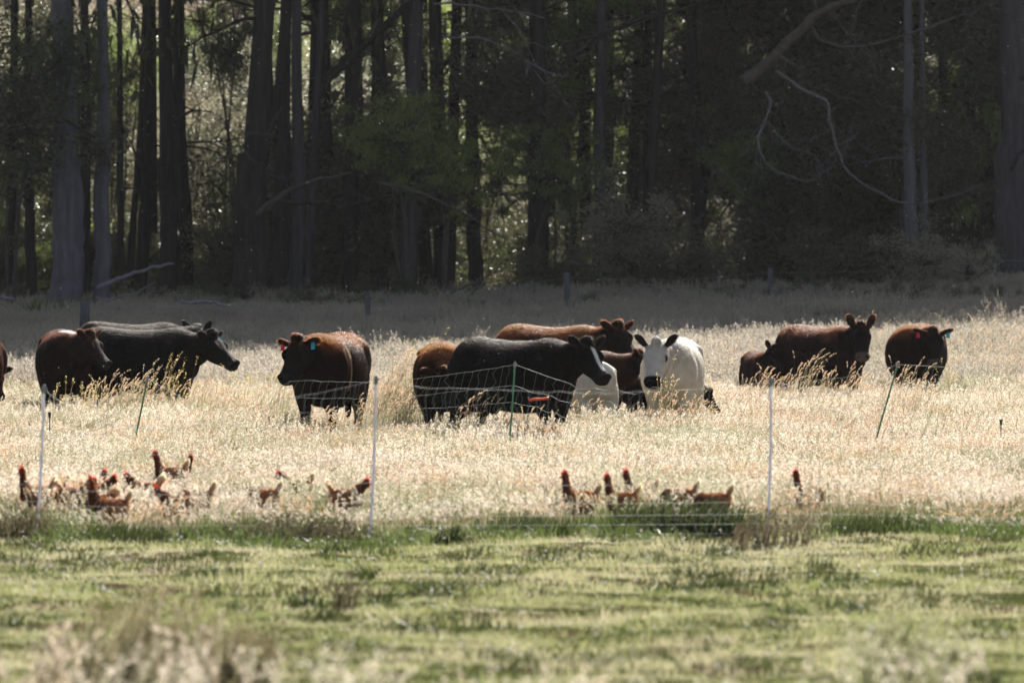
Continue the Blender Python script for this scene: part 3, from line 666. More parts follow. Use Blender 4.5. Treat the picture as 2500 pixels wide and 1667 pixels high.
# ------------------------------------------------------------------ cattle
def cow_parts(p):
    """lofted pieces of one animal in its own frame: x forward, y left, z up, feet on z = 0"""
    fat = p.get('fat', 1.0); L = []
    xs = np.array([-.90, -.87, -.78, -.62, -.38, -.10, .18, .42, .58, .70, .80, .86])
    top = np.array([1.20, 1.29, 1.35, 1.385, 1.36, 1.335, 1.33, 1.35, 1.375, 1.35, 1.27, 1.16])
    bot = np.array([1.02, .86, .74, .66, .57, .49, .47, .50, .54, .60, .68, .80])
    w = np.array([.07, .19, .285, .345, .37, .405, .41, .365, .32, .28, .20, .09]) * fat
    mid = (top + bot) / 2
    L.append(loft(np.stack([xs, 0 * xs, mid + .02], 1), w, top - mid - .02, mid - bot + .02, n=46, k=28, power=.88))
    # hip bones and shoulder blades
    for s in (-1, 1):
        L.append(loft([[-.66, .18 * s, 1.18], [-.50, .24 * s, 1.20], [-.32, .23 * s, 1.17]], [.05, .085, .03], [.05, .085, .03], n=8, k=10))
        L.append(loft([[.50, .20 * s * fat, 1.24], [.60, .25 * s * fat, 1.0], [.62, .24 * s * fat, .76]], [.06, .12, .09], [.07, .13, .10], up=(1, 0, 0), n=10, k=12))
    nl, ny, npch = p.get('neck_len', .60), R(p.get('neck_yaw', 0)), R(p.get('neck_pitch', 28))
    N0 = np.array([.60, 0, 1.10])
    poll = N0 + nl * np.array([math.cos(npch) * math.cos(ny), math.cos(npch) * math.sin(ny), math.sin(npch)])
    hy, hp, roll = R(p.get('head_yaw', 0)), R(p.get('head_pitch', 42)), R(p.get('head_roll', 0))
    f = np.array([math.cos(hp) * math.cos(hy), math.cos(hp) * math.sin(hy), -math.sin(hp)])
    s = unit(np.cross(np.array([0, 0, 1.]), f)); u = np.cross(f, s)
    s, u = s * math.cos(roll) + u * math.sin(roll), u * math.cos(roll) - s * math.sin(roll)
    poll = poll
    occ = poll + f * .06 - u * .08
    Pn = np.array([[.42, 0, 1.0], [.60, 0, 1.06], (np.array([.62, 0, 1.06]) * .5 + occ * .5) + np.array([0.03 * math.cos(ny), 0.03 * math.sin(ny), .015]), occ - f * .04 + np.array([0, 0, .0]), occ + f * .08])
    L.append(loft(Pn, [.22 * fat, .205 * fat, .165, .125, .10], [.31, .27, .195, .14, .10], [.36, .38, .26, .18, .12], up=(0, 0, 1), n=22, k=18))
    def H(t, sd, up): return poll + f * t + s * sd + u * up
    hs = p.get('head', 1.1)
    T = np.array([-.045, 0, .065, .13, .195, .265, .33, .395, .44, .475, .49]) * hs
    hw = np.array([.05, .108, .128, .136, .128, .106, .094, .092, .102, .092, .045]) * hs
    tp = np.array([.045, .075, .072, .062, .050, .036, .026, .022, .022, .008, -.015]) * hs
    bt = np.array([-.03, -.13, -.185, -.205, -.200, -.178, -.152, -.136, -.130, -.115, -.07]) * hs
    cen = poll + np.outer(T, f) + np.outer((tp + bt) / 2, u)
    L.append(loft(cen, hw, (tp - bt) / 2, up=u, n=34, k=22, power=.86))
    L.append(loft([H(-.05 * hs, 0, .03), H(.0, 0, .085 * hs), H(.06 * hs, 0, .07 * hs)], [.05, .062, .03], [.035, .05, .03], up=u, n=8, k=10))   # poll knob
    for sg in (-1, 1):
        L.append(loft([H(.10 * hs, .085 * sg * hs, .035 * hs), H(.17 * hs, .112 * sg * hs, .03 * hs), H(.24 * hs, .095 * sg * hs, .02 * hs)], [.015, .03, .012], [.02, .034, .015], up=u, n=8, k=8))   # brow
        L.append(loft([H(.435 * hs, .055 * sg * hs, .012), H(.472 * hs, .064 * sg * hs, .002), H(.485 * hs, .055 * sg * hs, -.02)], [.018, .026, .010], [.018, .024, .01], up=u, n=6, k=8))
    tips = []
    for sg in (-1, 1):
        eu = R(p.get('ear_up', 5) if sg > 0 else p.get('ear_up_r', p.get('ear_up', 5))); eb = R(p.get('ear_back', 15))
        d = unit(s * sg * math.cos(eu) + u * math.sin(eu) * .5 + np.array([0, 0, 1.]) * math.sin(eu) * .6 - f * math.sin(eb))
        q = unit(np.cross(d, f)); ef = p.get('ear', .82) * hs
        b = H(.035 * hs, .095 * sg * hs, .015 * hs)
        L.append(loft([b - d * .03, b + d * .03 * ef, b + d * .10 * ef, b + d * .17 * ef, b + d * .215 * ef, b + d * .235 * ef], [.028, .036, .060 * ef, .058 * ef, .036 * ef, .01], [.026, .028, .024, .019, .016, .010], up=f + u * .2, n=14, k=12))
        tips.append((b, d, b + d * .13 * ef))
    ll = p.get('legs', [0, 0, 0, 0])
    for k, (sx, sg) in enumerate(((1, 1), (1, -1), (-1, 1), (-1, -1))):
        st = ll[k]
        if sx > 0:
            pts = [[.56, .17 * sg, .84], [.57, .185 * sg, .66], [.58 + st * .3, .17 * sg, .40], [.575 + st * .7, .165 * sg, .15], [.60 + st, .165 * sg, .06], [.62 + st, .165 * sg, 0]]
            rr = [.15, .125, .066, .045, .052, .062]; ra = [.17, .15, .070, .046, .056, .070]
        else:
            pts = [[-.60, .17 * sg, .98], [-.56, .20 * sg, .72], [-.70 + st * .2, .19 * sg, .50], [-.755 + st * .6, .175 * sg, .36], [-.715 + st * .9, .17 * sg, .12], [-.685 + st, .17 * sg, .05], [-.67 + st, .17 * sg, 0]]
            rr = [.17, .155, .085, .055, .044, .055, .06]; ra = [.24, .24, .12, .068, .048, .06, .068]
        L.append(loft(pts, rr, ra, up=(1, 0, .05), n=24, k=12))
    L.append(loft([[-.78, 0, 1.25], [-.895, .0, 1.23], [-.955, .01, 1.05], [-.945, .015, .75], [-.93, .01, .55], [-.93, 0, .40], [-.93, 0, .30]], [.03, .032, .024, .020, .034, .045, .012], [.03, .032, .024, .020, .034, .04, .012], up=(1, 0, .05), n=26, k=10))
    if p.get('female', True):
        L.append(loft([[-.42, 0, .60], [-.38, 0, .52], [-.28, 0, .50]], [.06, .12, .05], [.05, .07, .04], n=8, k=10))
    return L, dict(poll=poll, f=f, s=s, u=u, H=H, tips=tips, hs=hs)

def make_cow(name, label, px, D, yaw, p, cols, tags=(), seed=0, hair=1.0, group='cattle standing in the dry grass', cat='cow'):
    rng = np.random.default_rng(seed + 50)
    sc = p.get('scale', 1.0); L, hd = cow_parts(p)
    V, N, Fq = remesh(L, .017, 5)
    poll, f, s_, u_ = hd['poll'], hd['f'], hd['s'], hd['u']; hs = hd['hs']
    # hollow of the flank, crease behind the shoulder, ribs, stifle fold
    def ga(v, c, w): return np.exp(-((v - c) / w) ** 2)
    vx, vy, vz = V[:, 0], np.abs(V[:, 1]), V[:, 2]; side = sstep(.12, .25, vy)
    dsp = -.042 * ga(vx, -.36, .10) * ga(vz, 1.12, .12) - .022 * ga(vx, .40, .045) * ga(vz, .92, .22) - .020 * ga(vx, -.47, .05) * ga(vz, .70, .12) + .018 * ga(vx, -.52, .07) * ga(vz, 1.20, .06)
    dsp += .0035 * np.sin(vx * 62) * ga(vx, .05, .25) * ga(vz, .95, .2) + .004 * np.sin(vx * 13 + seed) * np.sin(vz * 11 + seed * 2)
    V = V + N * (dsp * side * (vz > .5) * (vx < .62))[:, None]
    main = np.array(cols['main']); legc = np.array(cols.get('leg', main)); lit_topc = np.array(cols.get('top', main)); headc = np.array(cols.get('head', main))
    def hcoord(q):
        d = q - poll; return d @ f, d @ s_, d @ u_
    phs = np.random.default_rng(seed).random(3) * 6
    def colf(q):
        c = np.tile(main, (len(q), 1))
        t = sstep(1.12, 1.36, q[:, 2] + .05 * np.sin(q[:, 0] * 6 + phs[0]))[:, None]; c = c * (1 - t) + lit_topc * t  # upper back lightened in colour to stand in for sunlight on it
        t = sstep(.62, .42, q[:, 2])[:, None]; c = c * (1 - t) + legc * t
        h, sd, up = hcoord(q)
        onhead = sstep(-.16, -.02, h) * (np.abs(sd) < .30) * (up > -.30) * (q[:, 0] > .45)
        c = c * (1 - onhead[:, None]) + headc * onhead[:, None]
        for (cen, rad, cc) in cols.get('patch', []):
            d = np.linalg.norm((q - np.array(cen)) / np.array(rad), axis=1) + .12 * np.sin(q[:, 0] * 23 + q[:, 2] * 17)
            t = sstep(1.1, .85, d)[:, None]; c = c * (1 - t) + np.array(cc) * t
        if 'blaze' in cols:
            t = (onhead * sstep(.04, .02, np.abs(sd - .012)) * sstep(-.05, .0, up) * sstep(.07, .14, h) * sstep(.47, .41, h))[:, None]
            c = c * (1 - t) + np.array(cols['blaze']) * t
        if 'crown' in cols:
            t = (onhead * sstep(.09, .05, h) * (np.abs(sd) < .12))[:, None]; c = c * (1 - t) + np.array(cols['crown']) * t
        if 'ears' in cols:
            for (b_, d_, m_) in hd['tips']:
                al = (q - b_) @ d_; rd = np.linalg.norm(q - b_ - np.outer(al, d_), axis=1)
                t = (sstep(.0, .03, al) * sstep(.12, .10, rd))[:, None]; c = c * (1 - t) + np.array(cols['ears']) * t
        if 'eyering' in cols:
            dd = np.sqrt((h - .175 * hs) ** 2 + (np.abs(sd) - .125 * hs) ** 2 + (up - .01) ** 2); t = sstep(.062, .042, dd)[:, None]; c = c * (1 - t) + np.array(cols['eyering']) * t
        t = (onhead * sstep(.405 * hs, .43 * hs, h))[:, None]; c = c * (1 - t) + np.array(cols.get('nose', (.02, .018, .02))) * t
        nd = np.sqrt((h - .477 * hs) ** 2 + ((np.abs(sd) - .055 * hs) * 1.0) ** 2 + ((up + .005) * 1.2) ** 2); t = sstep(.026, .016, nd)[:, None]; c = c * (1 - t) + .006 * t
        md = np.abs(up + .075 * hs - .03 * (.46 * hs - h)); t = (onhead * sstep(.007, .003, md) * (h > .33 * hs))[:, None]; c = c * (1 - t * .7)
        nzv = .92 + .16 * (0.5 + .5 * np.sin(q[:, 0] * 31 + np.sin(q[:, 2] * 23) * 2) * np.sin(q[:, 1] * 27 + q[:, 2] * 19))
        return c * nzv[:, None]
    mb = MB(); mb.v.append(V); mb.f.append(Fq); mb.m.append(np.zeros(len(Fq), int)); mb.n = len(V); mb.c.append(colf(V))
    hairc = cols.get('hair', 1.6)
    def flow(q):
        h, sd, up = hcoord(q)
        fl = np.tile(np.array([-1.0, 0, -.35]), (len(q), 1)); fl[:, 1] = -.3 * q[:, 1]
        leg = q[:, 2] < .6; fl[leg] = (0, 0, -1)
        hh = (h > -.05) & (np.abs(sd) < .14) & (q[:, 0] > .45); fl[hh] = f
        ear = (h > -.2) & (h < .16) & (np.abs(sd) > .13) & (q[:, 0] > .45) & (up > -.15); fl[ear] = s_ * np.sign(sd[ear])[:, None]
        return fl
    def length(q):
        h, sd, up = hcoord(q); l = np.where(q[:, 2] > 1.22, .034, .024)
        l = np.where(q[:, 2] < .55, .02, l); l = np.where((q[:, 2] < .62) & (q[:, 2] > .45) & (np.abs(q[:, 0]) < .6), .035, l)
        l = np.where((h > .08) & (np.abs(sd) < .16) & (q[:, 0] > .45), .012, l)
        l = np.where((h > -.1) & (h < .07) & (np.abs(sd) < .08) & (q[:, 0] > .45), .042, l)
        l = np.where((h > -.2) & (h < .16) & (np.abs(sd) > .13) & (q[:, 0] > .45) & (up > -.15), .03 * p.get('ear_fuzz', 1.0), l)
        return l * hair
    if True:
        def wgt(c):
            h, sd, up = hcoord(c); return 1 + 2.0 * ((h > -.2) & (h < .12) & (q_in(c)))
        def q_in(c): return c[:, 0] > .45
        rim_tint = np.array(cols.get('rim_tint', (.05, .03, .02)))
        def hairf(q, nn):      # hair of back, poll and ears lightened in colour as painted rim light
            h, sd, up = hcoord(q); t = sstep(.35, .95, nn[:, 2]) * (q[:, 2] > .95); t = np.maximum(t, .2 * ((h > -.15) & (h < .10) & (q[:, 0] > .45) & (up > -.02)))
            return np.clip(colf(q) * hairc, 0, .9) + np.array(cols.get('hair_add', (0, 0, 0))) + rim_tint * t[:, None]
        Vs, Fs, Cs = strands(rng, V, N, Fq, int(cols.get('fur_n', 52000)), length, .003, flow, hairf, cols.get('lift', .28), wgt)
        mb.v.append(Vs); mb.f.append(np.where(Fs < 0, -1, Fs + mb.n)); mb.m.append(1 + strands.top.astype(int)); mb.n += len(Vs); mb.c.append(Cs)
    x = X(px, D); root = empty(name, (x, D, float(g(x, D)) - .01), R(yaw)); root.scale = (sc,) * 3
    tag(root, label, cat, group)
    obj('body', mb.mesh('body', [M['coat'], M['fur'], M['rim_fur']], color=True), root)
    H = hd['H']
    for sg in (-1, 1):
        em = MB(); c = H(.175 * hs, .112 * sg * hs, .012 * hs)
        add_q(em, loft([c - f * .022, c - f * .012, c, c + f * .012, c + f * .022], [.004, .017, .021, .017, .004], [.004, .014, .018, .014, .004], up=u_, n=9, k=10)); obj('eye', em.mesh('eye', [M['eye']]), root)
    for (sg, mk, lab) in tags:
        b, d, m = hd['tips'][0 if sg < 0 else 1]
        q = unit(np.cross(d, f)); dn = np.array([0, 0, -1.]); cpos = m + f * .028 + dn * .035
        tm = MB(); wv, hv, tv = s_ * .032, dn * .042, f * .003
        co = [cpos + a * wv * (.7 if b_ < 0 else 1) + b_ * hv + c_ * tv for c_ in (-1, 1) for b_ in (-1, 1) for a in (-1, 1)]
        tm.add(co, [[0, 1, 3, 2], [4, 6, 7, 5], [0, 4, 5, 1], [2, 3, 7, 6], [0, 2, 6, 4], [1, 5, 7, 3]])
        t = obj('ear_tag', tm.mesh('ear_tag', [M[mk]], smooth=False), root); t['label'] = lab
    return root

BLK = dict(main=(.010, .009, .009), top=(.026, .020, .018), leg=(.010, .009, .009), hair=1.2, hair_add=(.002, .0015, .001), rim_tint=(.050, .037, .030))
BRN = dict(main=(.020, .010, .007), top=(.12, .048, .022), leg=(.014, .008, .007), head=(.011, .008, .007), hair=1.25, hair_add=(.004, .002, .001), rim_tint=(.22, .088, .040))  # sunlit back and shaded sides are put into the coat colours
DRK = dict(main=(.018, .011, .010), top=(.07, .034, .022), leg=(.014, .010, .009), head=(.012, .009, .009), hair=1.3, hair_add=(.004, .002, .001), rim_tint=(.15, .07, .042))
WHT = dict(main=(.66, .61, .53), top=(.76, .73, .68), leg=(.60, .54, .44), head=(.56, .53, .50), hair=.95, fur_n=30000, lift=.16, rim_tint=(.06, .06, .06), ears=(.018, .013, .012), eyering=(.02, .018, .02), nose=(.012, .011, .013),
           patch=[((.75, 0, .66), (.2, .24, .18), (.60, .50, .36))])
def build_cattle():
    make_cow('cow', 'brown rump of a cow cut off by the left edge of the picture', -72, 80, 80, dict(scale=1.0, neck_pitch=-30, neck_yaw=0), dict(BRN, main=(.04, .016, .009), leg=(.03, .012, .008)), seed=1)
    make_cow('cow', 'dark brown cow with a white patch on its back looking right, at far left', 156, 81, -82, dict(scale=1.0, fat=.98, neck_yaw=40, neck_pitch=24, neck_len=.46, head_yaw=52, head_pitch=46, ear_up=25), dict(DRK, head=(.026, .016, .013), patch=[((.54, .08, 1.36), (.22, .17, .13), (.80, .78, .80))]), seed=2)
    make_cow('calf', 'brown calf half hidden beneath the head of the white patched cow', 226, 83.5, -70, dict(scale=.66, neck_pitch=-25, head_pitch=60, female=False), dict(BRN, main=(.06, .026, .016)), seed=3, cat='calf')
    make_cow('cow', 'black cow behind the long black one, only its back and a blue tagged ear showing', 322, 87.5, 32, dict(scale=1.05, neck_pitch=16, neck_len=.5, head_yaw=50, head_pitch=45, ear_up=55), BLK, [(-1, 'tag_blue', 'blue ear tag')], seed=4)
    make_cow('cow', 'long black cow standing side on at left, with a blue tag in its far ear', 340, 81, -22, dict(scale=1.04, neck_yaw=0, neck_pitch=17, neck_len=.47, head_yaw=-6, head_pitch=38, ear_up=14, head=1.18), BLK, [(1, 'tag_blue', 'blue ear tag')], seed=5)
    make_cow('cow', 'big brown cow facing left with a red tag and a blue tag in its ears', 806, 69, -102, dict(scale=.99, fat=1.06, neck_yaw=-16, neck_pitch=20, neck_len=.48, head_yaw=-20, head_pitch=50, head_roll=4, ear_up=2, head=1.16), dict(BRN, main=(.018, .009, .007), top=(.26, .095, .036), patch=[((.44, .30, 1.0), (.035, .2, .40), (.35, .22, .14))]), [(-1, 'tag_red', 'red ear tag'), (1, 'tag_blue', 'blue ear tag')], seed=6)  # the narrow pale patch paints the sunlit shoulder edge into the coat
    make_cow('calf', 'brown calf, its back coloured as if sunlit, with its head lowered beside the rump of the white faced cow', 1080, 70.5, -88, dict(scale=.94, fat=.94, neck_yaw=0, neck_pitch=-16, neck_len=.46, head_yaw=0, head_pitch=50, ear_up=14, legs=[0, .1, 0, .1]), dict(BRN, main=(.035, .014, .008), top=(.30, .11, .042)), seed=7, cat='calf')
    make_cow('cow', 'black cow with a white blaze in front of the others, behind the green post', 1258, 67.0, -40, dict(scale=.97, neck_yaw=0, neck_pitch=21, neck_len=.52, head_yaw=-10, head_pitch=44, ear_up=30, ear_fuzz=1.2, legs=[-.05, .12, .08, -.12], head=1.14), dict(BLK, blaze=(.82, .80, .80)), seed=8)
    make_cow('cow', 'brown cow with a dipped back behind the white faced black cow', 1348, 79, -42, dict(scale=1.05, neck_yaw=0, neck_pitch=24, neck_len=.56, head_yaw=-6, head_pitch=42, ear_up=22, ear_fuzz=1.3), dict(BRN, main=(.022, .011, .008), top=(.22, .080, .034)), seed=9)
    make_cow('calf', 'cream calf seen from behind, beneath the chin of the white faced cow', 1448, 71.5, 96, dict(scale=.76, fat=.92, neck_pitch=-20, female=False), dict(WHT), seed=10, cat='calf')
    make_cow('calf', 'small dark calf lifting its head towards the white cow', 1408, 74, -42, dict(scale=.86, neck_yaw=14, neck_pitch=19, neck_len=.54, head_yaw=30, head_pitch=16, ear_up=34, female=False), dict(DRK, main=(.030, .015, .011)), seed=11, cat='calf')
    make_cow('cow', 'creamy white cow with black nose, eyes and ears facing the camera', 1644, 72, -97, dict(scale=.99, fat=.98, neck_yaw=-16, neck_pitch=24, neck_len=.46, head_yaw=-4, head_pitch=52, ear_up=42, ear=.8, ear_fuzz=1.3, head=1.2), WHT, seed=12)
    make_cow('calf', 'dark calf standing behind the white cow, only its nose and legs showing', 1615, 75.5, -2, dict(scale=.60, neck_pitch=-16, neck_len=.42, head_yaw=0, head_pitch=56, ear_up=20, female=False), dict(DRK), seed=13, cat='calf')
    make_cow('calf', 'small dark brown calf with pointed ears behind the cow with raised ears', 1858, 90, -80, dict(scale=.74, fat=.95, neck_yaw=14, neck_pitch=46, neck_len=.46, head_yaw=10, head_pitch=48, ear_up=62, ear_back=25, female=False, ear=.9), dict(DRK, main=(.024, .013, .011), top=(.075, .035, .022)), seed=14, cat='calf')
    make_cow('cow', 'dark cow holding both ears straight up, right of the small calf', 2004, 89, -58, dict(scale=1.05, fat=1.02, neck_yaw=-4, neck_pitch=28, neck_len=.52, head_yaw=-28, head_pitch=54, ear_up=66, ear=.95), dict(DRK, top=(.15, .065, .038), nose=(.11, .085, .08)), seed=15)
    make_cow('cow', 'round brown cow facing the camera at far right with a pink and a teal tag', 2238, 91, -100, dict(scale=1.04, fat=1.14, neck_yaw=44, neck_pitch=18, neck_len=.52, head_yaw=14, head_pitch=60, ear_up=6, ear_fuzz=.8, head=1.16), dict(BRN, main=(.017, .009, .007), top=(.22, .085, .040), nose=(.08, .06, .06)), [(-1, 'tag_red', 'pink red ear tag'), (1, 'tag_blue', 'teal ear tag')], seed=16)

# ------------------------------------------------------------------ hens
def make_hen(seed, pose):
    """a hen 0.36 m tall facing +x; pose: neck reach and lift, tail lift"""
    rng = np.random.default_rng(seed); nx, nzv, tl = pose
    L = []
    L.append(loft([[-.15, 0, .205 + tl * .3], [-.11, 0, .195], [-.03, 0, .175], [.05, 0, .172], [.10, 0, .19], [.13, 0, .215]], [.012, .05, .078, .078, .055, .015], [.012, .045, .068, .066, .052, .012], [.012, .05, .078, .08, .06, .012], n=20, k=14))
    hx, hz = .10 + nx, .225 + nzv
    L.append(loft([[.06, 0, .19], [.10, 0, .235 if nzv > 0 else .20], [.5 * (.10 + hx) + .005, 0, (.235 + hz) / 2 if nzv > 0 else (.2 + hz) / 2], [hx, 0, hz]], [.055, .042, .028, .021], [.055, .046, .030, .022], up=(0, 1, 0), n=12, k=10))
    dx, dz = (.9, -.15) if nzv > -.02 else (.55, -.75)
    d = unit(np.array([dx, 0, dz])); h0 = np.array([hx, 0, hz])
    L.append(loft([h0 - d * .02, h0, h0 + d * .018, h0 + d * .035], [.015, .022, .019, .008], [.015, .024, .019, .008], up=(0, 1, 0), n=8, k=8))
    V, N, Fq = remesh(L, .0075, 3)
    body = np.array([.20, .088, .040]); neck = np.array([.12, .048, .024]); pale = np.array([.30, .17, .09])
    def colf(q):
        t = sstep(.05, .12, q[:, 0])[:, None]; c = body * (1 - t) + neck * t
        r = sstep(.0, .5, np.sin(q[:, 0] * 140 + 3 * np.sin(q[:, 1] * 90)) * np.sin(q[:, 2] * 130 + q[:, 0] * 60))[:, None] * .35
        c = c * (1 - r) + pale * r * (1 - t * .6) + c * r * t * .6
        b = sstep(-.08, -.15, q[:, 0])[:, None]; return c * (1 - b) + pale * b
    mb = MB(); mb.v.append(V); mb.f.append(Fq); mb.m.append(np.zeros(len(Fq), int)); mb.n = len(V); mb.c.append(colf(V))
    Vs, Fs, Cs = strands(rng, V, N, Fq, 3800, lambda q: np.where(q[:, 0] < -.04, .032, .02), .007, lambda q: np.tile(np.array([-1, 0, -.25]), (len(q), 1)), lambda q, nn: np.clip(colf(q) * 1.7, 0, .8), .3)
    mb.v.append(Vs); mb.f.append(np.where(Fs < 0, -1, Fs + mb.n)); mb.m.append(np.ones(len(Fs), int)); mb.n += len(Vs); mb.c.append(Cs)
    parts = [('body', mb.mesh('body', [M['hen_coat'], M['hen_fluff']], color=True))]
    # tail: a raised fan of overlapping feathers with pale tips
    tb = MB()
    for k in range(14):
        a = (k - 6.5) / 6.5; el = R(48 + 20 * tl * 5 + 8 * math.cos(a * 2)); sp = a * .38
        dr = unit(np.array([-math.cos(el), sp, math.sin(el)])); b0 = np.array([-.12, a * .025, .215]); Lf = .125 * (1 - .25 * abs(a)) * rng.uniform(.9, 1.1)
        wv = unit(np.cross(dr, np.array([0, 1, 0.]) + rdir(rng, 1)[0] * .3)) * .017
        rows = []; cc = []
        for q, wq in ((0, .5), (.4, 1), (.8, 1), (1, .35)):
            c = b0 + dr * Lf * q + np.array([-.012 * q * q, 0, -.008 * q * q]); rows += [c - wv * wq, c + wv * wq]; cl = body * 1.6 * (1 - q) + np.array([.62, .46, .33]) * q; cc += [cl, cl]
        tb.add(rows, [[0, 1, 3, 2], [2, 3, 5, 4], [4, 5, 7, 6]], 0, cc)
    parts.append(('tail', tb.mesh('tail', [M['hen_fluff']], color=True)))
    for sg in (-1, 1):
        wb = MB(); add_q(wb, loft([[.07, .066 * sg, .19], [.03, .082 * sg, .185], [-.05, .078 * sg, .185], [-.12, .05 * sg, .20], [-.15, .035 * sg, .212]], [.006, .012, .012, .008, .003], [.02, .045, .042, .022, .006], n=14, k=10), 0)
        wb.c[-1] = colf(wb.v[-1]) * 1.2
        parts.append(('wing', wb.mesh('wing', [M['hen_coat']], color=True)))
        lb = MB(); tube(lb, [[.0, .035 * sg, .12], [-.005, .036 * sg, .07], [.01, .036 * sg, .01]], [.016, .008, .006], k=6, n=6)
        for a in (-.6, 0, .6): tube(lb, [[.01, .036 * sg, .012], [.03 + .012, .036 * sg + .03 * a, .006]], [.005, .003], k=5)
        tube(lb, [[.01, .036 * sg, .012], [-.02, .036 * sg, .004]], [.005, .003], k=5)
        parts.append(('leg', lb.mesh('leg', [M['hen_leg']])))
    cb = MB(); up = unit(np.array([-d[2], 0, d[0]])); 
    prof = []
    for k in range(6):
        c = h0 - d * (.018 - .010 * k) + up * .016; hgt = [.016, .032, .042, .042, .032, .016][k] * rng.uniform(.9, 1.15)
        cb.add([c - d * .006 + [0, .003, 0], c + d * .006 + [0, .003, 0], c + up * hgt, c - d * .006 - [0, .003, 0], c + d * .006 - [0, .003, 0]], [[0, 1, 2], [4, 3, 2], [1, 4, 2], [3, 0, 2]])
    add_q(cb, loft([h0 - d * .022 + up * .015, h0 + up * .022, h0 + d * .030 + up * .012], [.003, .004, .003], [.008, .012, .006], up=up, n=7, k=6))
    parts.append(('comb', cb.mesh('comb', [M['comb']])))
    wt = MB()
    for sg in (-1, 1): add_q(wt, loft([h0 + d * .022 + [0, .008 * sg, 0], h0 + d * .022 + [0, .011 * sg, -.016], h0 + d * .020 + [0, .011 * sg, -.034]], [.006, .009, .003], [.005, .009, .003], up=(1, 0, 0), n=6, k=6))
    add_q(wt, loft([h0 + d * .002 + up * .004, h0 + d * .012 + up * .002, h0 + d * .024], [.014, .0225, .012], [.012, .018, .010], up=up, n=6, k=8))
    parts.append(('wattle', wt.mesh('wattle', [M['comb']])))
    bk = MB(); add_q(bk, loft([h0 + d * .030, h0 + d * .042 - [0, 0, .002], h0 + d * .056 - [0, 0, .008]], [.008, .006, .001], [.008, .006, .002], up=up, n=6, k=6)); parts.append(('beak', bk.mesh('beak', [M['beak']])))
    return parts
def build_hens():
    poses = {'up': (.035, .115, .04), 'tall': (.022, .125, .03), 'mid': (.07, .06, .05), 'peck': (.10, -.12, .05)}
    var = {k: make_hen(400 + i, v) for i, (k, v) in enumerate(poses.items())}
    G = 'brown hens in the dry grass'
    H = [  # px of the body centre, px row of the ground, pose, heading, label
        (86, 1276, 'tall', 195, 'brown hen with head high behind the left white post'),
        (118, 1262, 'peck', 165, 'hen bent down just right of the left white post'),
        (185, 1276, 'mid', 20, 'hen with a pale raised tail, third from the left edge'),
        (222, 1256, 'up', 20, 'hen with red comb behind the close group at left'),
        (240, 1268, 'mid', 40, 'hen turning its red face right, in the middle of the left group'),
        (246, 1294, 'up', 235, 'foremost hen of the left group, red comb seen from the front'),
        (290, 1262, 'peck', 175, 'hen with a tall tail at the right side of the left group'),
        (272, 1297, 'peck', 190, 'lowest hen of the left group, pecking with tail towards the camera right'),
        (352, 1262, 'mid', 160, 'hen with long striped neck right of the left group'),
        (414, 1232, 'up', 185, 'left one of the two hens farthest back'),
        (434, 1222, 'up', 10, 'right one of the two hens farthest back'),
        (430, 1288, 'mid', 175, 'hen walking left with bright red face, upright tail behind'),
        (474, 1282, 'peck', 185, 'hen with a pale pointed tail behind the red faced one'),
        (640, 1280, 'peck', 175, 'mostly hidden hen left of the lone red comb'),
        (722, 1262, 'mid', 170, 'hen whose red comb stands alone above the grass near the middle post'),
        (848, 1284, 'mid', 10, 'hen just left of the middle white post'),
        (1415, 1293, 'tall', 178, 'tall hen with its head up, first of the right group'),
        (1515, 1288, 'tall', 168, 'dark necked hen, second of the right group'),
        (1562, 1272, 'up', 165, 'hen looking left with a bright red comb, behind the second of the right group'),
        (1655, 1292, 'peck', 175, 'hen with head low at the dark weeds, right group'),
        (1738, 1300, 'peck', 178, 'hen pecking with a white fluffy tail above the dark weeds'),
        (1975, 1286, 'tall', 172, 'lone hen right of the right white post, head up and tail raised'),
    ]
    for k, (px, gy, po, rz, lab) in enumerate(H):
        D = F * CAMH / (gy - HOR); x = X(px, D)
        root = empty('hen', (x, D, float(g(x, D))), R(rz)); s = 1.06 + .06 * math.sin(k * 1.7); root.scale = (s * .80, s * .98, s * 1.03)
        tag(root, lab, 'hen', G)
        for nm, me in var[po]:
            o = bpy.data.objects.new(nm, me); COL.objects.link(o); o.parent = root

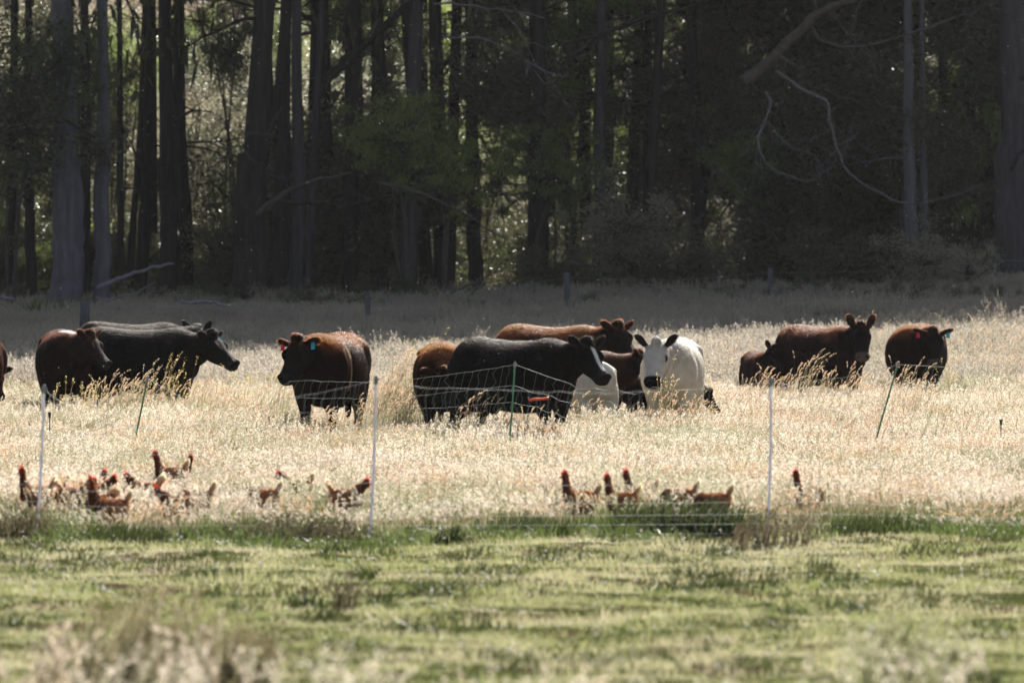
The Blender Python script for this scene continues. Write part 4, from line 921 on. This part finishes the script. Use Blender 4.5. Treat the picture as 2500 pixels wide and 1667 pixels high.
# ------------------------------------------------------------------ trees
def crown_mesh(name, seed, nclump, per, rx, rz, cr, ll, lw, mats, droop=.35, shell=.5):
    rng = np.random.default_rng(seed); mb = MB()
    d = rdir(rng, nclump); rad = rng.random(nclump) ** (1 / 3.) * (1 - shell) + shell * rng.random(nclump) ** .3
    c = d * rad[:, None] * np.array([rx, rx, rz]) * (1 + .25 * rng.normal(size=(nclump, 1)))
    n = nclump * per; idx = np.repeat(np.arange(nclump), per); sz = rng.uniform(.6, 1.4, nclump) * cr
    p = c[idx] + rng.normal(size=(n, 3)) * sz[idx][:, None] * np.array([.55, .55, .42])
    dr = rdir(rng, n) * np.array([1, 1, .7]) + np.array([0, 0, -droop]); dr = unit(dr); s = unit(np.cross(dr, rdir(rng, n)))
    L = ll * rng.uniform(.6, 1.35, (n, 1)); W = lw * rng.uniform(.7, 1.3, (n, 1))
    V = np.stack([p - dr * L * .5, p + s * W * .5, p + dr * L * .5, p - s * W * .5], 1).reshape(-1, 3)
    mb.add(V, np.arange(n * 4).reshape(-1, 4), 0)
    # twigs from the middle to some of the clumps
    k = min(nclump, 40); pk = rng.choice(nclump, k, replace=False)
    A = np.array([0, 0, -.2 * rz]) + rng.normal(size=(k, 3)) * .1 * rx; B = c[pk]; Mx = (A + B) / 2 + rng.normal(size=(k, 3)) * .12 * rx
    wires(mb, np.concatenate([A, Mx]), np.concatenate([Mx, B]), .018 * max(rx, 1) ** .5, 1)
    return mb.mesh(name, mats, smooth=False)
def limb(mb, rng, p0, d, L, r, m=0, depth=1):
    pts = [p0]; dd = unit(np.asarray(d, float)); n = 6
    for k in range(n): dd = unit(dd + rng.normal(size=3) * .16 + np.array([0, 0, -.03])); pts.append(pts[-1] + dd * L / n)
    tube(mb, pts, np.linspace(r, r * .25, len(pts)), m, k=5, n=10)
    if depth > 0:
        for q in range(3):
            i = rng.integers(2, n); limb(mb, rng, pts[i], unit(dd + rng.normal(size=3) * .7), L * .5, r * .45, m, depth - 1)
def trunk_mesh(name, seed, pts, rad, mat, limbs=0, lz=(3, 12)):
    rng = np.random.default_rng(seed); mb = MB()
    pts = np.array(pts, float); n = 40; C = catmull(pts, n); a = np.interp(np.linspace(0, 1, n), np.linspace(0, 1, len(rad)), rad)
    C[:, :2] += (np.cumsum(rng.normal(0, .030, (n, 2)), axis=0)) * (a[:, None] / .3)
    V, Fq = loft(C, a, a, up=(0, 1, .01), n=n, k=16)
    th = np.tile(np.linspace(0, 2 * np.pi, 16, endpoint=False), n); ring = np.repeat(np.arange(n), 16)
    wob = 1 + .05 * np.sin(th * 3 + ring * .35 + seed) + .04 * np.sin(th * 5 - ring * .2)
    V[:n * 16] = C[ring] + (V[:n * 16] - C[ring]) * wob[:, None]
    add_q(mb, (V, Fq), 0)
    for k in range(limbs):
        z = rng.uniform(*lz); i = int(np.argmin(np.abs(C[:, 2] - z))); an = rng.random() * 2 * np.pi
        limb(mb, rng, C[i], (math.cos(an), math.sin(an) * .6, rng.uniform(-.2, .5)), rng.uniform(1.2, 3.2), a[i] * rng.uniform(.15, .3), 0, 1)
    return mb.mesh(name, [mat])

CROWNS = {}
def shade_top(px_equiv_x, y):
    """how high the wood may reach at (x, y) so that its shade ends where the field turns bright"""
    xe = px_equiv_x / max(y, 1) * 0 + px_equiv_x
    Db = np.interp(xe, [-14, -5, -4, -1.5, 4, 12], [77, 78, 95, 105, 118, 134])
    return float(g(xe, y)) * .4 + (y - Db) * math.tan(R(SUN_EL))
def build_forest():
    rng = np.random.default_rng(5)
    lm = [M['gum_leaf'], M['twig']]
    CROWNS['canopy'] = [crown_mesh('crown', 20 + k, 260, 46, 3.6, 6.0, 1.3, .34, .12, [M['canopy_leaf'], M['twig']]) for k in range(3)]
    T = [  # px at base, px at the top of the frame, D, width px at base, at top, bark, label
        (155, 150, 147, 76, 66, 'bark_pale', 'thick pale grey gum trunk, the widest one near the left edge'),
        (206, 202, 152, 30, 26, 'bark_dark', 'thin dark trunk between the two pale gum trunks'),
        (258, 243, 148, 40, 34, 'bark_pale', 'slimmer pale grey gum trunk, second from the left'),
        (290, 286, 154, 18, 16, 'bark_dark', 'thin dark trunk right of the slimmer pale gum'),
        (318, 352, 157, 18, 14, 'bark_dark', 'thin leaning stem crossing the light at left'),
        (345, 362, 160, 30, 24, 'bark_dark', 'slim dark trunk left of the pair of dark trunks'),
        (410, 398, 156, 46, 40, 'bark_dark', 'straight dark trunk in front of the silvery bush, left of a pair'),
        (455, 438, 159, 36, 34, 'bark_dark', 'straight dark trunk in front of the silvery bush, right of a pair'),
        (582, 645, 150, 86, 62, 'bark_dark', 'massive dark trunk leaning right beside the silvery bush'),
        (668, 690, 155, 44, 34, 'bark_dark', 'dark trunk close behind the massive leaning trunk'),
        (716, 716, 152, 34, 30, 'bark_mid', 'grey trunk with stepped base right of the massive one'),
        (748, 790, 154, 20, 18, 'bark_mid', 'slender grey leaning trunk with a lit lower side'),
        (806, 795, 160, 30, 26, 'bark_dark', 'dark trunk behind the slender grey one'),
        (858, 866, 157, 36, 50, 'bark_dark', 'broad dark trunk left of centre'),
        (925, 915, 160, 44, 40, 'bark_dark', 'dark trunk beneath the green foliage, left one'),
        (990, 1013, 155, 40, 40, 'bark_mid', 'brown grey trunk standing clear at upper centre left'),
        (1068, 1060, 163, 30, 28, 'bark_dark', 'dark trunk behind the hanging green foliage'),
        (1165, 1150, 165, 36, 32, 'bark_dark', 'dark trunk right of the hanging green foliage'),
        (1300, 1296, 158, 52, 46, 'bark_dark', 'broad black trunk behind the white twig'),
        (1465, 1462, 160, 34, 30, 'bark_mid', 'faint grey trunk at upper centre right'),
        (1590, 1575, 166, 30, 26, 'bark_dark', 'dark trunk among the lit leaves at centre right'),
        (1700, 1690, 164, 34, 30, 'bark_dark', 'dark trunk left of the crooked branches'),
        (2224, 2216, 156, 32, 24, 'bark_pale', 'pale trunk rising from the bush at right'),
        (2256, 2250, 157, 18, 14, 'bark_pale', 'narrow pale trunk beside the other pale one at right'),
        (2120, 2100, 166, 30, 26, 'bark_dark', 'dark trunk behind the hanging branch loop'),
        (2370, 2365, 162, 34, 30, 'bark_dark', 'dark trunk left of the large right hand trunk'),
        (2482, 2455, 152, 96, 72, 'bark_mid', 'very large hazy trunk at the right edge'),
        (75, 70, 153, 26, 22, 'bark_dark', 'dark trunk behind the dense bush at the left edge'),
        (20, 30, 158, 24, 24, 'bark_dark', 'dark trunk nearest the left edge'),
    ]
    for k, (bx, tx, D, wb, wt, bark, lab) in enumerate(T):
        x0 = X(bx, D); z0 = float(g(x0, D)); xt = X(tx, D); zt = Z(0, D); sl = (xt - x0) / (zt - z0)
        H = max(12.5, min(46, shade_top(x0, D) + 4)) ; r0, r1 = wb / F * D / 2, wt / F * D / 2
        pts = [(0, 0, -.4), (sl * 1.5, 0, 1.5), (sl * 4, 0, 4), (xt - x0, 0, zt - z0), (sl * H * .9, 0, H)]
        me = trunk_mesh('trunk', 60 + k, pts, [r0 * 1.25, r0 * 1.02, r0, (r0 + r1) / 2, r1, r1 * .6, r1 * .3], M[bark], 3 if bark != 'bark_pale' else 1)
        root = empty('gum_tree', (x0, D, z0)); tag(root, lab, 'tree', 'gum trees at the edge of the wood')
        obj('trunk', me, root)
        cz = max(H * .9, zt - z0 + 5.0); sc = rng.uniform(.85, 1.1)
        hh = max(1.5, (H + 3 - (zt - z0 + 2.6)) / 2) / 6.0
        cr = obj('crown', CROWNS['canopy'][k % 3], root, (sl * H * .85, 0, zt - z0 + 2.6 + hh * 7.0), (0, 0, rng.random() * 6), (sc, sc, min(hh, 3.2)))
    # forest mass behind
    mats = [M['bark_dark'], M['canopy_leaf'], M['twig']]
    def forest_tree(seed, crown_from, n1, per):
        r = np.random.default_rng(seed); mb = MB()
        tube(mb, [(0, 0, -.5), (r.normal(0, .1), 0, 8), (r.normal(0, .3), 0, 16), (r.normal(0, .5), 0, 29)], [.17, .12, .10, .04], 0, k=8, n=14)
        for q in range(4): limb(mb, r, np.array([0, 0, r.uniform(4, 9)]), (r.normal(), r.normal(), .3), r.uniform(1.5, 3), .06, 0, 1)
        c = np.stack([r.normal(0, 1.9, n1), r.normal(0, 1.9, n1), r.uniform(crown_from, 31, n1)], 1); n = n1 * per; idx = np.repeat(np.arange(n1), per)
        p = c[idx] + r.normal(size=(n, 3)) * .75; dr = unit(rdir(r, n) + np.array([0, 0, -.4])); s = unit(np.cross(dr, rdir(r, n)))
        Lf = .30 * r.uniform(.6, 1.3, (n, 1)); V = np.stack([p - dr * Lf * .5, p + s * .06, p + dr * Lf * .5, p - s * .06], 1).reshape(-1, 3)
        mb.add(V, np.arange(n * 4).reshape(-1, 4), 1)
        return mb.mesh('forest_tree', mats, smooth=False)
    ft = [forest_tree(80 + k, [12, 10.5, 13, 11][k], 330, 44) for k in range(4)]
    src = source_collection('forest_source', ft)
    pos = []; scl = []
    for row, D in enumerate(list(np.arange(163, 189, 3.2)) + [200, 214, 228, 246, 266, 290, 320]):
        w = halfw(D, 14)
        for x in np.arange(-w, w, 4.9 if D < 190 else 8.0):
            xx = x + rng.normal(0, 1.9); yy = D + rng.normal(0, 1.2)
            pp = xx / yy * F + 1250
            if 195 < D < 235 and (pp < 660 or 1110 < pp < 1330): continue
            if D < 192 and 1150 < pp < 1290: continue
            if D < 192 and (385 < pp < 560 or 255 < pp < 330 or (rng.random() < (.45 if pp < 620 else .25))): continue
            xs = xx - (yy - 150) * math.tan(R(SUN_AZ)) * .5
            H = shade_top(xs, yy); H = min(max(H, 12), 47) if D < 190 else (rng.uniform(5, 9) + max(0, D - 230) * .03)
            pos.append((xx, yy, float(g(xx, yy)))); scl.append((rng.uniform(.7, 1.5), H / 31.0))
    pos = np.array(pos); scl = np.array(scl)
    rot = np.stack([rng.normal(0, .05, len(pos)), rng.normal(0, .06, len(pos)), rng.random(len(pos)) * 6.28], 1)
    scatter('distant_forest', src, pos, rot, np.stack([scl[:, 0], scl[:, 0], scl[:, 1]], 1), rng.integers(0, 4, len(pos)), 'dark gum forest filling the picture behind the front row of trunks', 'forest')
    # undergrowth seen below the crowns
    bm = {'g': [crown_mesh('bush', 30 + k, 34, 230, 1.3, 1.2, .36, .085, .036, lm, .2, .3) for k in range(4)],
          'b': [crown_mesh('bush', 36 + k, 46, 170, 1.3, 1.1, .20, .10, .028, [M['lit_leaf'], M['twig']], 1.3, .3) for k in range(3)],
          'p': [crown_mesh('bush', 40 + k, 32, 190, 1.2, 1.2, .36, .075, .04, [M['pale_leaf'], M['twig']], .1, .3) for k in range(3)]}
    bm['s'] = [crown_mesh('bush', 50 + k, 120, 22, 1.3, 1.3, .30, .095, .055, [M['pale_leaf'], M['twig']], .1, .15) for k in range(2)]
    bm['t'] = [crown_mesh('bush', 54 + k, 100, 26, 1.2, 1.4, .36, .095, .034, [M['lit_leaf'], M['twig']], 1.0, .15) for k in range(2)]
    src = source_collection('undergrowth_source', bm['g'] + bm['b'] + bm['p'] + bm['s'] + bm['t'])
    pos = []; scl = []; idx = []
    WIN = [(470, 420, 110), (440, 300, 80), (330, 200, 90), (300, 420, 60), (75, 560, 60), (1040, 610, 40), (1170, 605, 55), (1390, 110, 90), (1225, 385, 80), (1530, 210, 70), (1500, 510, 60), (1760, 560, 55),
           (550, 120, 60), (670, 90, 40), (850, 180, 45), (1080, 60, 50), (1100, 240, 40), (1640, 110, 50), (2250, 170, 60), (1380, 480, 50), (790, 300, 40), (1900, 110, 40)]
    def in_win(px, py, m): return any((px - a) ** 2 + (py - b) ** 2 < (c + m) ** 2 for a, b, c in WIN)
    for (a, b, c) in WIN:
        for q in range((2 + c // 25) if not (340 < a < 520 or 1130 < a < 1310) else 2):
            D = rng.uniform(192, 220); px = a + rng.normal(0, c * .5); py = b + rng.normal(0, c * .5); x = X(px, D)
            pos.append((x, D, Z(py, D))); s = rng.uniform(.5, 1.1); scl.append((s, s, s)); idx.append(rng.choice([10, 11, 10, 11, 12, 13, 8, 5]))
    for k in range(60):          # lit silvery leaves beyond the trunks at the left
        px, py = rng.uniform(-60, 620), rng.uniform(60, 660); D = rng.uniform(191, 222)
        if px > 340 and k % 4: continue
        pos.append((X(px, D), D, Z(py, D))); s = rng.uniform(.6, 1.2); scl.append((s, s, s)); idx.append(rng.choice([10, 11, 10, 11, 12, 8]))
    for k in range(150):         # low scrub along the foot of the trees
        px = rng.uniform(-100, 2600); D = rng.uniform(142, 157); x = X(px, D); s = rng.uniform(.18, .5)
        pos.append((x, D, float(g(x, D)) + s * .7)); scl.append((s * 1.4, s, s)); idx.append(rng.choice([0, 1, 2, 3, 7, 8]))
    for k in range(700):
        back = k < 190
        D = rng.uniform(190, 222) if back else rng.uniform(158, 186)
        px = rng.uniform(-150, 2650); x = X(px, D); left = px < 560
        zc = rng.uniform(0.2, 9.5) if not back else rng.uniform(.2, 10)
        low = not back and px < 740 and rng.random() < .55
        if low: zc = rng.uniform(.1, 2.0) if px > 560 or px < 340 else rng.uniform(.1, .9)
        if not back and not low and (200 < px < 740 or (left and rng.random() < .6)): continue
        if back and 290 < px < 660: continue
        if not back and not left and rng.random() < .10 + .5 * (abs(px - 1480) < 130): continue
        if back and (340 < px < 620 or 1130 < px < 1310) and rng.random() < .8: continue
        if not back and in_win(px, HOR - (float(g(x, D)) + zc - CAMH) * F / D, 70): continue
        pos.append((x, D, float(g(x, D)) + zc)); s = rng.uniform(.8, 1.9); scl.append((s, s, s * rng.uniform(.8, 1.2)))
        idx.append(rng.choice([0, 1, 2, 3, 4, 5, 6, 7, 8, 9], p=[.22, .22, .22, .22, .04, .04, .04, 0, 0, 0]) if not back else rng.choice([0, 1, 8, 10, 11, 12, 13]))
    rot = np.stack([rng.normal(0, .2, len(pos)), rng.normal(0, .2, len(pos)), rng.random(len(pos)) * 6.28], 1)
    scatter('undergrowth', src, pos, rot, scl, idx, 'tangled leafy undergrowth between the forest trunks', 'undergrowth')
    # individual bushes and low crowns at the edge of the wood
    B = [(30, 270, 146.5, 2.05, 1.9, 'g', 'dense dark bush hanging over the thick pale trunk at the left edge'),
         (470, 360, 191, 1.3, 1.6, 's', 'silvery glittering bush left of the massive leaning trunk'),
         (440, 490, 200, 1.25, 1.5, 's', 'lower glittering bush below the silvery one'),
         (530, 330, 208, 1.0, 1.3, 's', 'bright leaves touching the massive leaning trunk'),
         (290, 180, 193, 1.2, 1.4, 't', 'yellow green foliage between the thin trunks at upper left'),
         (560, 110, 166, .8, 1.3, 'g', 'dark leafy crown left of the massive trunk at the top'),
         (985, 345, 153, 1.35, 1.1, 'b', 'left lobe of hanging bright green foliage'),
         (1090, 390, 154, 1.2, 1.1, 'b', 'middle lobe of hanging bright green foliage'),
         (1215, 385, 191, 1.3, 2.1, 't', 'right lobe of bright green foliage, the brightest one'),
         (1340, 420, 156, 1.3, 1.1, 'b', 'dim green foliage right of the brightest lobe'),
         (1400, 130, 164, 1.3, 1.8, 'b', 'sun speckled leaves at top centre'),
         (1560, 240, 165, 1.4, 1.3, 'g', 'speckled leaves right of the top centre'),
         (1520, 540, 155, 1.1, 1.1, 'p', 'pale glittering bush behind the crooked low branch'),
         (1680, 650, 152, 1.3, .9, 'g', 'low dark bush above the shaded grass at centre right'),
         (1350, 660, 151, .9, .6, 'g', 'low bush beside the wooden fence post'),
         (2260, 630, 151, 1.0, .9, 'p', 'pale bush below the two pale trunks'),
         (2370, 655, 150, .6, .7, 'p', 'small lit bush right of the pale one'),
         (2050, 640, 153, 1.5, .9, 'g', 'wide dark bush under the hanging branch'),
         (2200, 250, 158, 1.9, 1.8, 'g', 'twiggy dim crown at upper right'),
         (1950, 350, 160, 1.5, 1.6, 'g', 'dark crown inside the hanging branch loop'),
         (130, 690, 140, .75, .45, 'sedge', 'tall dark sedge tussock at the foot of the pale trunks'),
         (620, 720, 138, .5, .35, 'sedge', 'dark sedge left of centre at the shade edge')]
    sed = tuft(991, 400, .55, .5, 1.0, .45, .02, None); sed = sed.mesh('sedge', [M['lush_blade']], smooth=False)
    for k, (px, py, D, sx, sz, kd, lab) in enumerate(B):
        x = X(px, D)
        if kd == 'sedge':
            o = obj('sedge_tussock', sed, None, (x, D, float(g(x, D)) - .05), (0, 0, k), (sx * 1.9, sx * 1.9, sz * 2.2)); tag(o, lab, 'tussock', 'bushes at the edge of the wood'); continue
        z = Z(py, D); zg = float(g(x, D)); root = empty('bush', (x, D, zg)); tag(root, lab, 'bush', 'bushes at the edge of the wood')
        me = bm[kd][k % len(bm[kd])]
        obj('crown', me, root, (0, 0, z - zg), (0, 0, k * 1.3), (sx, sx, sz))
        sm = MB(); r = np.random.default_rng(k)
        for q in range(3):
            a = r.normal(0, .1, 2); tube(sm, [(a[0], a[1], -.1), (a[0] + r.normal(0, .15), a[1] + .3, (z - zg) * .5), (r.normal(0, .4), .3, z - zg)], [.05, .04, .015], k=6, n=10)
        obj('stem', sm.mesh('stem', [M['twig']]), root)

def build_branches():
    def br(name, label, D, lines, mat, cat='branch', dy=0.0, side=0, seed=0):
        off = P(*lines[0][0][0][:2], D); mb = MB(); rng = np.random.default_rng(seed)
        for pts, r0, r1 in lines:
            w = np.array([P(px, py, D + dy * i) - off for i, (px, py) in enumerate(pts)]); w[:, 1] += np.cumsum(rng.normal(0, .06, len(w)))
            n = max(12, len(w) * 5); rr = np.linspace(r0, r1, n) / F * D / 2
            tube(mb, catmull(w, n) + np.cumsum(rng.normal(0, .022, (n, 3)), axis=0) * np.sin(np.linspace(0, np.pi, n))[:, None], rr, k=7, n=n)
            for q in range(side):
                i = rng.integers(n // 4, n - 1); c = catmull(w, n)[i]; limb(mb, rng, c, (rng.normal(), rng.normal() * .3, rng.normal() * .6 - .2), rng.uniform(.5, 1.4), rr[i] * .5, 0, 1)
        o = obj(name, mb.mesh(name, [mat]), None, tuple(off)); tag(o, label, cat, 'dead branches along the wood'); return o
    dmid = plain('dead_wood_grey', (.16, .15, .165), .9, .2, .3, 6)
    dw, db = M['dead_wood'], M['dead_wood_brown']
    br('fallen_branch', 'pale bare fallen branch arching up in front of the slimmer pale gum', 138, [([(236, 702), (300, 676), (345, 652), (395, 641), (424, 644)], 11, 5), ([(232, 724), (262, 735), (300, 732), (345, 714), (382, 688)], 6, 3), ([(360, 702), (390, 708), (410, 697)], 3, 2)], dw, seed=1)
    br('log', 'pale weathered log lying at the left edge', 139, [([(-40, 738), (0, 734), (40, 732)], 9, 9)], dw, 'log', seed=2)
    br('log', 'pale weathered log lying below the massive leaning trunk', 137, [([(440, 737), (500, 742), (560, 741), (615, 745)], 9, 11)], dw, 'log', seed=3)
    br('bare_branch', 'dead branch lying low left of the wooden fence post', 146, [([(1060, 735), (1120, 712), (1170, 696), (1235, 654)], 8, 3), ([(1130, 718), (1150, 690), (1180, 678)], 4, 2), ([(1150, 722), (1160, 700), (1172, 662)], 4, 2)], db, seed=4)
    br('bare_branch', 'crooked grey branch crossing low behind the wooden fence post', 147, [([(1385, 640), (1430, 645), (1465, 640), (1510, 640), (1545, 675), (1590, 690), (1650, 716)], 5, 3), ([(1590, 618), (1620, 605), (1632, 575), (1660, 556), (1700, 540), (1722, 520)], 6, 3), ([(1640, 480), (1690, 520), (1712, 545)], 4, 3)], db, side=2, seed=5)
    br('bare_branch', 'long pale branch drooping in an S across the upper right', 143.5, [([(1893, 174), (1920, 190), (1965, 222), (2020, 248), (2035, 300), (2045, 350), (2062, 392), (2100, 430), (2150, 462), (2195, 480), (2250, 486), (2330, 474), (2400, 452)], 9, 2.5)], dmid, side=7, seed=6)
    br('bare_branch', 'hanging pale loop of branch left of the S shaped one', 144, [([(1868, 225), (1884, 250), (1872, 285), (1850, 315), (1848, 350), (1868, 385), (1910, 405), (1960, 421), (2010, 408), (2045, 385)], 7, 2), ([(1875, 300), (1900, 320), (1930, 360), (1990, 385), (2010, 420)], 3, 2)], dmid, side=5, seed=7)
    br('bare_branch', 'thick brown bough rising to the top edge at upper right', 144.5, [([(1815, 200), (1880, 150), (1960, 70), (2010, 25), (2080, 5), (2140, -20)], 34, 8), ([(1975, 55), (2005, 100), (2080, 110), (2150, 100), (2240, 70), (2330, 44)], 10, 6), ([(2015, 24), (2075, 70), (2115, 105), (2160, 165)], 5, 3)], db, side=7, seed=8)
    br('bare_branch', 'dark forked bough crossing the top centre right', 153, [([(1360, 110), (1450, 88), (1560, 40), (1680, 10), (1740, -15)], 10, 5), ([(1380, 145), (1470, 105), (1600, 40)], 14, 8)], M['bark_dark'], seed=9)
    br('bare_branch', 'thin white zigzag twig catching the sun at top centre', 152, [([(1284, 148), (1290, 172), (1284, 186)], 6, 5), ([(1284, 148), (1312, 160), (1345, 172), (1380, 190)], 5, 3)], dmid, seed=10)
    br('bare_branch', 'grey branches fanning down across the upper centre', 151, [([(1060, 10), (1110, 12), (1180, 20), (1260, 24), (1330, 45)], 6, 3), ([(1225, 28), (1262, 65), (1300, 130), (1350, 200), (1400, 290)], 5, 2), ([(1080, 92), (1170, 95), (1225, 120), (1290, 165), (1360, 240)], 6, 2)], dmid, side=2, seed=11)
    br('bare_branch', 'brown bough slanting right across the base of the massive trunk', 148, [([(625, 525), (680, 480), (740, 450), (800, 438), (860, 420)], 14, 6)], db, side=2, seed=12)
    br('bare_branch', 'grey dead boughs sloping down right below the green foliage', 150, [([(920, 445), (980, 460), (1060, 490), (1130, 530), (1180, 560), (1240, 585)], 10, 4), ([(1000, 450), (1080, 465), (1140, 510)], 5, 3)], db, side=3, seed=13)
    br('bare_branch', 'pale twisted branch left of the leaning trunk group', 149, [([(605, 325), (640, 322), (662, 290), (690, 262)], 7, 3), ([(608, 325), (604, 360), (650, 410), (690, 440)], 3, 2)], M['bark_mid'], seed=14)
    br('bare_branch', 'diagonal dark bough rising right at upper left of centre', 156, [([(790, 200), (850, 150), (915, 90), (960, 45), (1000, 0)], 26, 16)], M['bark_dark'], seed=15)
    br('bare_branch', 'faint branch hanging at the top right corner', 151, [([(2420, 20), (2450, 30), (2480, 55), (2520, 62)], 6, 3), ([(2330, 44), (2400, 20), (2440, 0)], 5, 3)], M['bark_mid'], seed=16)
    br('bare_branch', 'thin grey stick slanting down in the dark right of centre', 150, [([(1655, 320), (1710, 355), (1750, 400), (1800, 440), (1850, 520), (1925, 630)], 4, 3)], M['bark_mid'], seed=17)

def build_small():
    # white ring and dark sticks at the near fence
    D = 40.6; mb = MB(); c = P(1447, 1360, D); th = np.linspace(-2.4, 2.0, 16)
    tube(mb, [np.array([.035 * math.cos(a + 1.9), .004, .035 * math.sin(a + 1.9)]) for a in th], [.006], k=7, n=30)
    o = obj('plastic_ring', mb.mesh('plastic_ring', [M['horn_white']]), None, (c[0], D, float(g(c[0], D)) + .085)); tag(o, 'curled white ring standing on the short grass below the hens', 'ring')
    rng = np.random.default_rng(77); mb = MB()
    for k in range(14):
        a = rng.uniform(-.12, .12); b = rng.normal(0, .03); tube(mb, [(a, b, rng.uniform(0, .02)), (a + rng.uniform(.02, .07), b + .01, rng.uniform(.01, .035))], [.006, .003], k=5)
    x = X(1470, 40.4); o = obj('twig_pile', mb.mesh('twig_pile', [M['twig']]), None, (x, 40.4, float(g(x, 40.4)) + .01)); tag(o, 'small heap of dark twigs beside the white ring', 'twigs')
    # peg with brown cap in the grass at right
    for (px, py, D, lab) in ((2444, 1024, 60, 'small brown capped peg sticking out of the grass at far right'), (121, 1006, 62, 'small brown capped peg right of the left white post')):
        q = P(px, py, D); zg = float(g(q[0], D)); root = empty('marker_peg', (q[0], D, zg)); tag(root, lab, 'peg', 'small pegs in the dry grass')
        mb = MB(); tube(mb, [(0, 0, -.05), (0, 0, q[2] - zg - .05)], [.006], k=6); obj('stick', mb.mesh('stick', [M['twig']]), root)
        mb = MB(); tube(mb, [(0, 0, q[2] - zg - .06), (0, 0, q[2] - zg - .01), (0, 0, q[2] - zg)], [.010, .018, .022], k=8, n=5); obj('cap', mb.mesh('cap', [M['dead_wood_brown']]), root)
    # thin bright air: the veil over the dark wood
    hz = bpy.data.meshes.new('haze'); bx = np.array([(a, b, c) for c in (-3, 62) for b in (-8, 480) for a in (-130, 130)], float)
    mb = MB(); mb.add(bx, [[0, 2, 3, 1], [4, 5, 7, 6], [0, 1, 5, 4], [2, 6, 7, 3], [0, 4, 6, 2], [1, 3, 7, 5]])
    m, t, out = nmat('haze_air'); pv = t.nodes.new('ShaderNodeVolumePrincipled'); pv.inputs['Density'].default_value = HAZE; pv.inputs['Color'].default_value = (.93, .95, 1, 1); pv.inputs['Anisotropy'].default_value = .35
    t.links.new(pv.outputs[0], out.inputs['Volume']); o = obj('haze', mb.mesh('haze', [m], smooth=False)); tag(o, 'thin backlit haze in the air over the field and the wood', 'haze', kind='stuff')
    # insects and floating seeds
    rng = np.random.default_rng(9); n = 520; D = rng.uniform(50, 118, n); px = rng.uniform(-20, 2520, n); py = rng.uniform(20, 1000, n)
    c = np.stack([X(px, D), D, Z(py, D)], 1); c = c[c[:, 2] > .7]; n = len(c); rad = rng.uniform(.0022, .0052, (n, 1))
    dirs = np.array([[1, 0, 0], [-1, 0, 0], [0, 1, 0], [0, -1, 0], [0, 0, 1], [0, 0, -1.]])
    V = (c[:, None, :] + dirs[None] * rad[:, None, :]).reshape(-1, 3); o6 = np.arange(n)[:, None] * 6
    fs = [[0, 2, 4], [2, 1, 4], [1, 3, 4], [3, 0, 4], [2, 0, 5], [1, 2, 5], [3, 1, 5], [0, 3, 5]]
    mb = MB(); mb.add(V, np.concatenate([o6 + np.array([f]) for f in fs])); o = obj('flying_insects', mb.mesh('flying_insects', [M['insect']])); tag(o, 'tiny insects and floating seeds glinting in the air above the field', 'insects', kind='stuff')

for fn in (build_forest, build_branches, build_grass, build_clumps, build_fences, build_cattle, build_hens, build_small):
    fn()
